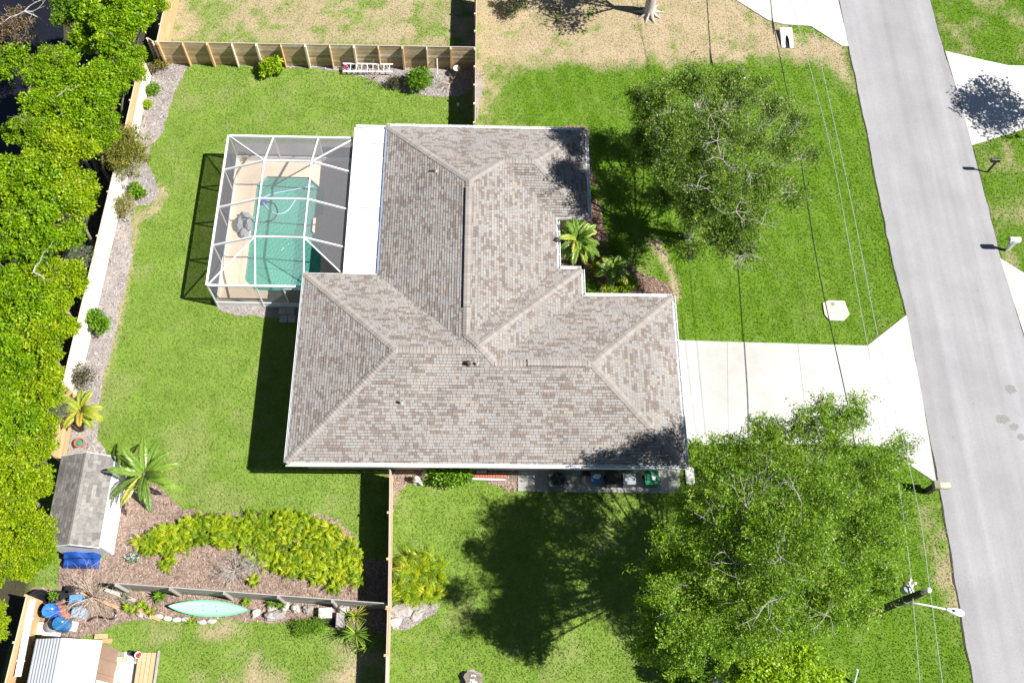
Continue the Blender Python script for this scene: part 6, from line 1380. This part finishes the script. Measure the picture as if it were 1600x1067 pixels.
FB = P([(214,850),(222,832),(262,820),(300,806),(360,806),(420,803),(480,806),(512,818),(545,842),(562,872),(566,905),(548,916),(530,902),(505,905),(470,898),(440,890),(410,885),(390,860),(350,850),(325,842),(298,852),(262,862),(232,862)], .3)
rs = np.random.RandomState(8); fx, fy = scatter(FB, 640, rs); V, Fq, tn = ferns(list(zip(fx, fy)), .46, 9)
tag(link_mesh('fern_bed', np_mesh('fern_bed', V, Fq, tn), LF['fern']), kind='stuff')
def fern_plant(label, px_, py_, L, n, r, seed, lf='fern'):
    c = at(px_, py_); rs_ = np.random.RandomState(seed); pts = [(c.x+r*math.cos(a)*q, c.y+r*math.sin(a)*q) for a, q in zip(rs_.uniform(0, 6.28, n), np.sqrt(rs_.uniform(0, 1, n)))]
    V, Fq, tn = ferns(pts, L, seed); t = thing('fern', label, 'fern', tuple(c)); link_mesh('fronds', np_mesh('fronds', V-np.array(c), Fq, tn), LF[lf], t); return t
fern_plant('large round yellow green fern clump on the lawn east of the brown fence', 657, 903, .75, 75, 1.05, 51)
fern_plant('drooping fern tongue hanging from the west end of the fern bed', 262, 878, .4, 8, .25, 52); fern_plant('single small fern in the mulch south of the bare grey shrub', 400, 908, .35, 4, .18, 53); fern_plant('lone fern sprig in the mulch near the east end of the fern bed', 496, 908, .35, 4, .12, 54); fern_plant('fern tuft at the southeast tip of the fern bed', 522, 918, .4, 7, .22, 55)
c = at(208, 872); V, Fq, tn, tips = sprays([(c.x, c.y, .2, .3, .22, .2, 1)], 40, 14, .15, .05, .07, .05, 131); t = thing('variegated_plant', 'small plant with white and green leaves in the mulch below the shed corner', 'plant', tuple(c)); link_mesh('leaves', np_mesh('leaves', V-np.array(c), Fq, tn), leafmat('white_leaf', [(0, (.05,.10,.05)), (.5, (.12,.22,.12)), (.62, (.62,.66,.62)), (1, (.75,.78,.76))], .2), t)
# dead bushes
def dead_bush(name, label, px_, py_, L, n, seed, m='dead_twig', zc=.1, flat=.45, r=.016):
    c = at(px_, py_); rs_ = np.random.RandomState(seed); b = MB()
    def grow(p, d, l, r_, dep):
        pts = [p]; q = p.copy(); dd = d.copy()
        for i in range(3): dd = (dd + Vector(rs_.normal(size=3)*.22)).normalized(); q = q + dd*l/3; q.z = max(.03, q.z); pts.append(q.copy())
        b.tube(pts, [r_, r_*.85, r_*.65, r_*.45], 4, cap=False)
        if dep:
            for i in range(3):
                e = (dd + Vector(rs_.normal(size=3)*.6)); e.z = e.z*.6+.1; s_ = pts[1 + i % 3]; grow(s_.copy(), e.normalized(), l*.6, r_*.55, dep-1)
    for k in range(n):
        a = rs_.uniform(0, 6.28); grow(Vector((c.x, c.y, zc)), Vector((math.cos(a), math.sin(a), rs_.uniform(.15, 1.0)*flat*2)).normalized(), L*rs_.uniform(.4, .62), r, 2)
    return tag(b.build(name, M[m], None, tuple(c)), label, 'dead shrub')
dead_bush('dead_shrub', 'large leafless tan shrub spreading over the junk south of the shed', 150, 935, 2.3, 28, 61, zc=.4, flat=.6, r=.014)
dead_bush('dead_shrub', 'bare grey shrub fallen over the mulch in the middle of the fern bed', 368, 892, 1.3, 30, 62, 'pale_bark', flat=.25, r=.012); dead_bush('dead_shrub', 'silvery bare shrub rising from the ferns right of the fallen grey one', 398, 884, 1.05, 26, 63, 'pale_bark', flat=.6, r=.012)
dead_bush('dead_shrub', 'bare black stemmed shrub against the pale west fence', 172, 402, .8, 7, 64, 'dead_twig', flat=.7); dead_bush('dead_shrub', 'bare twiggy shrub casting a thin shadow in the grey northwest mulch', 226, 190, .8, 9, 65, 'dead_twig', flat=.5); dead_bush('dead_shrub', 'leafless grey shrub growing through the ladder', 588, 122, 1.1, 14, 66, 'dead_twig', flat=.8, r=.010); dead_bush('dead_shrub', 'bare spreading shrub in the shaded corner right of the round bush', 703, 133, .95, 12, 67, 'dead_twig', flat=.3); dead_bush('dead_shrub', 'dry brown vine on the east side of the narrow fence', 748, 118, .9, 12, 68, 'dead_twig', flat=.4, r=.010)
# stump with pebbles and the pale broken twigs
c = at(738, 1062); t = thing('tree_stump', 'cut stump with pebbles on top at the bottom edge of the side lawn', 'stump', tuple(c))
b = MB(); pr = []
for k in range(20):
    a = k*.314; pr.append((c.x+.38*(1+.14*math.sin(3*a+1)+.08*math.sin(5*a))*math.cos(a), c.y+.34*(1+.14*math.sin(3*a+1))*math.sin(a)))
b.prism(pr, -.05, .30); b.build('trunk', M['bark'], t)
for k in range(14):
    a = rnd.random()*6.28; r = .26*math.sqrt(rnd.random()); o = link_mesh('pebble', lump(c, .04+.03*rnd.random(), .04, .03, k*1.7, 1, .2), M['paper'] if k % 3 else M['pale_rock'], t); o.location = (r*math.cos(a), r*math.sin(a)-.06, .315)
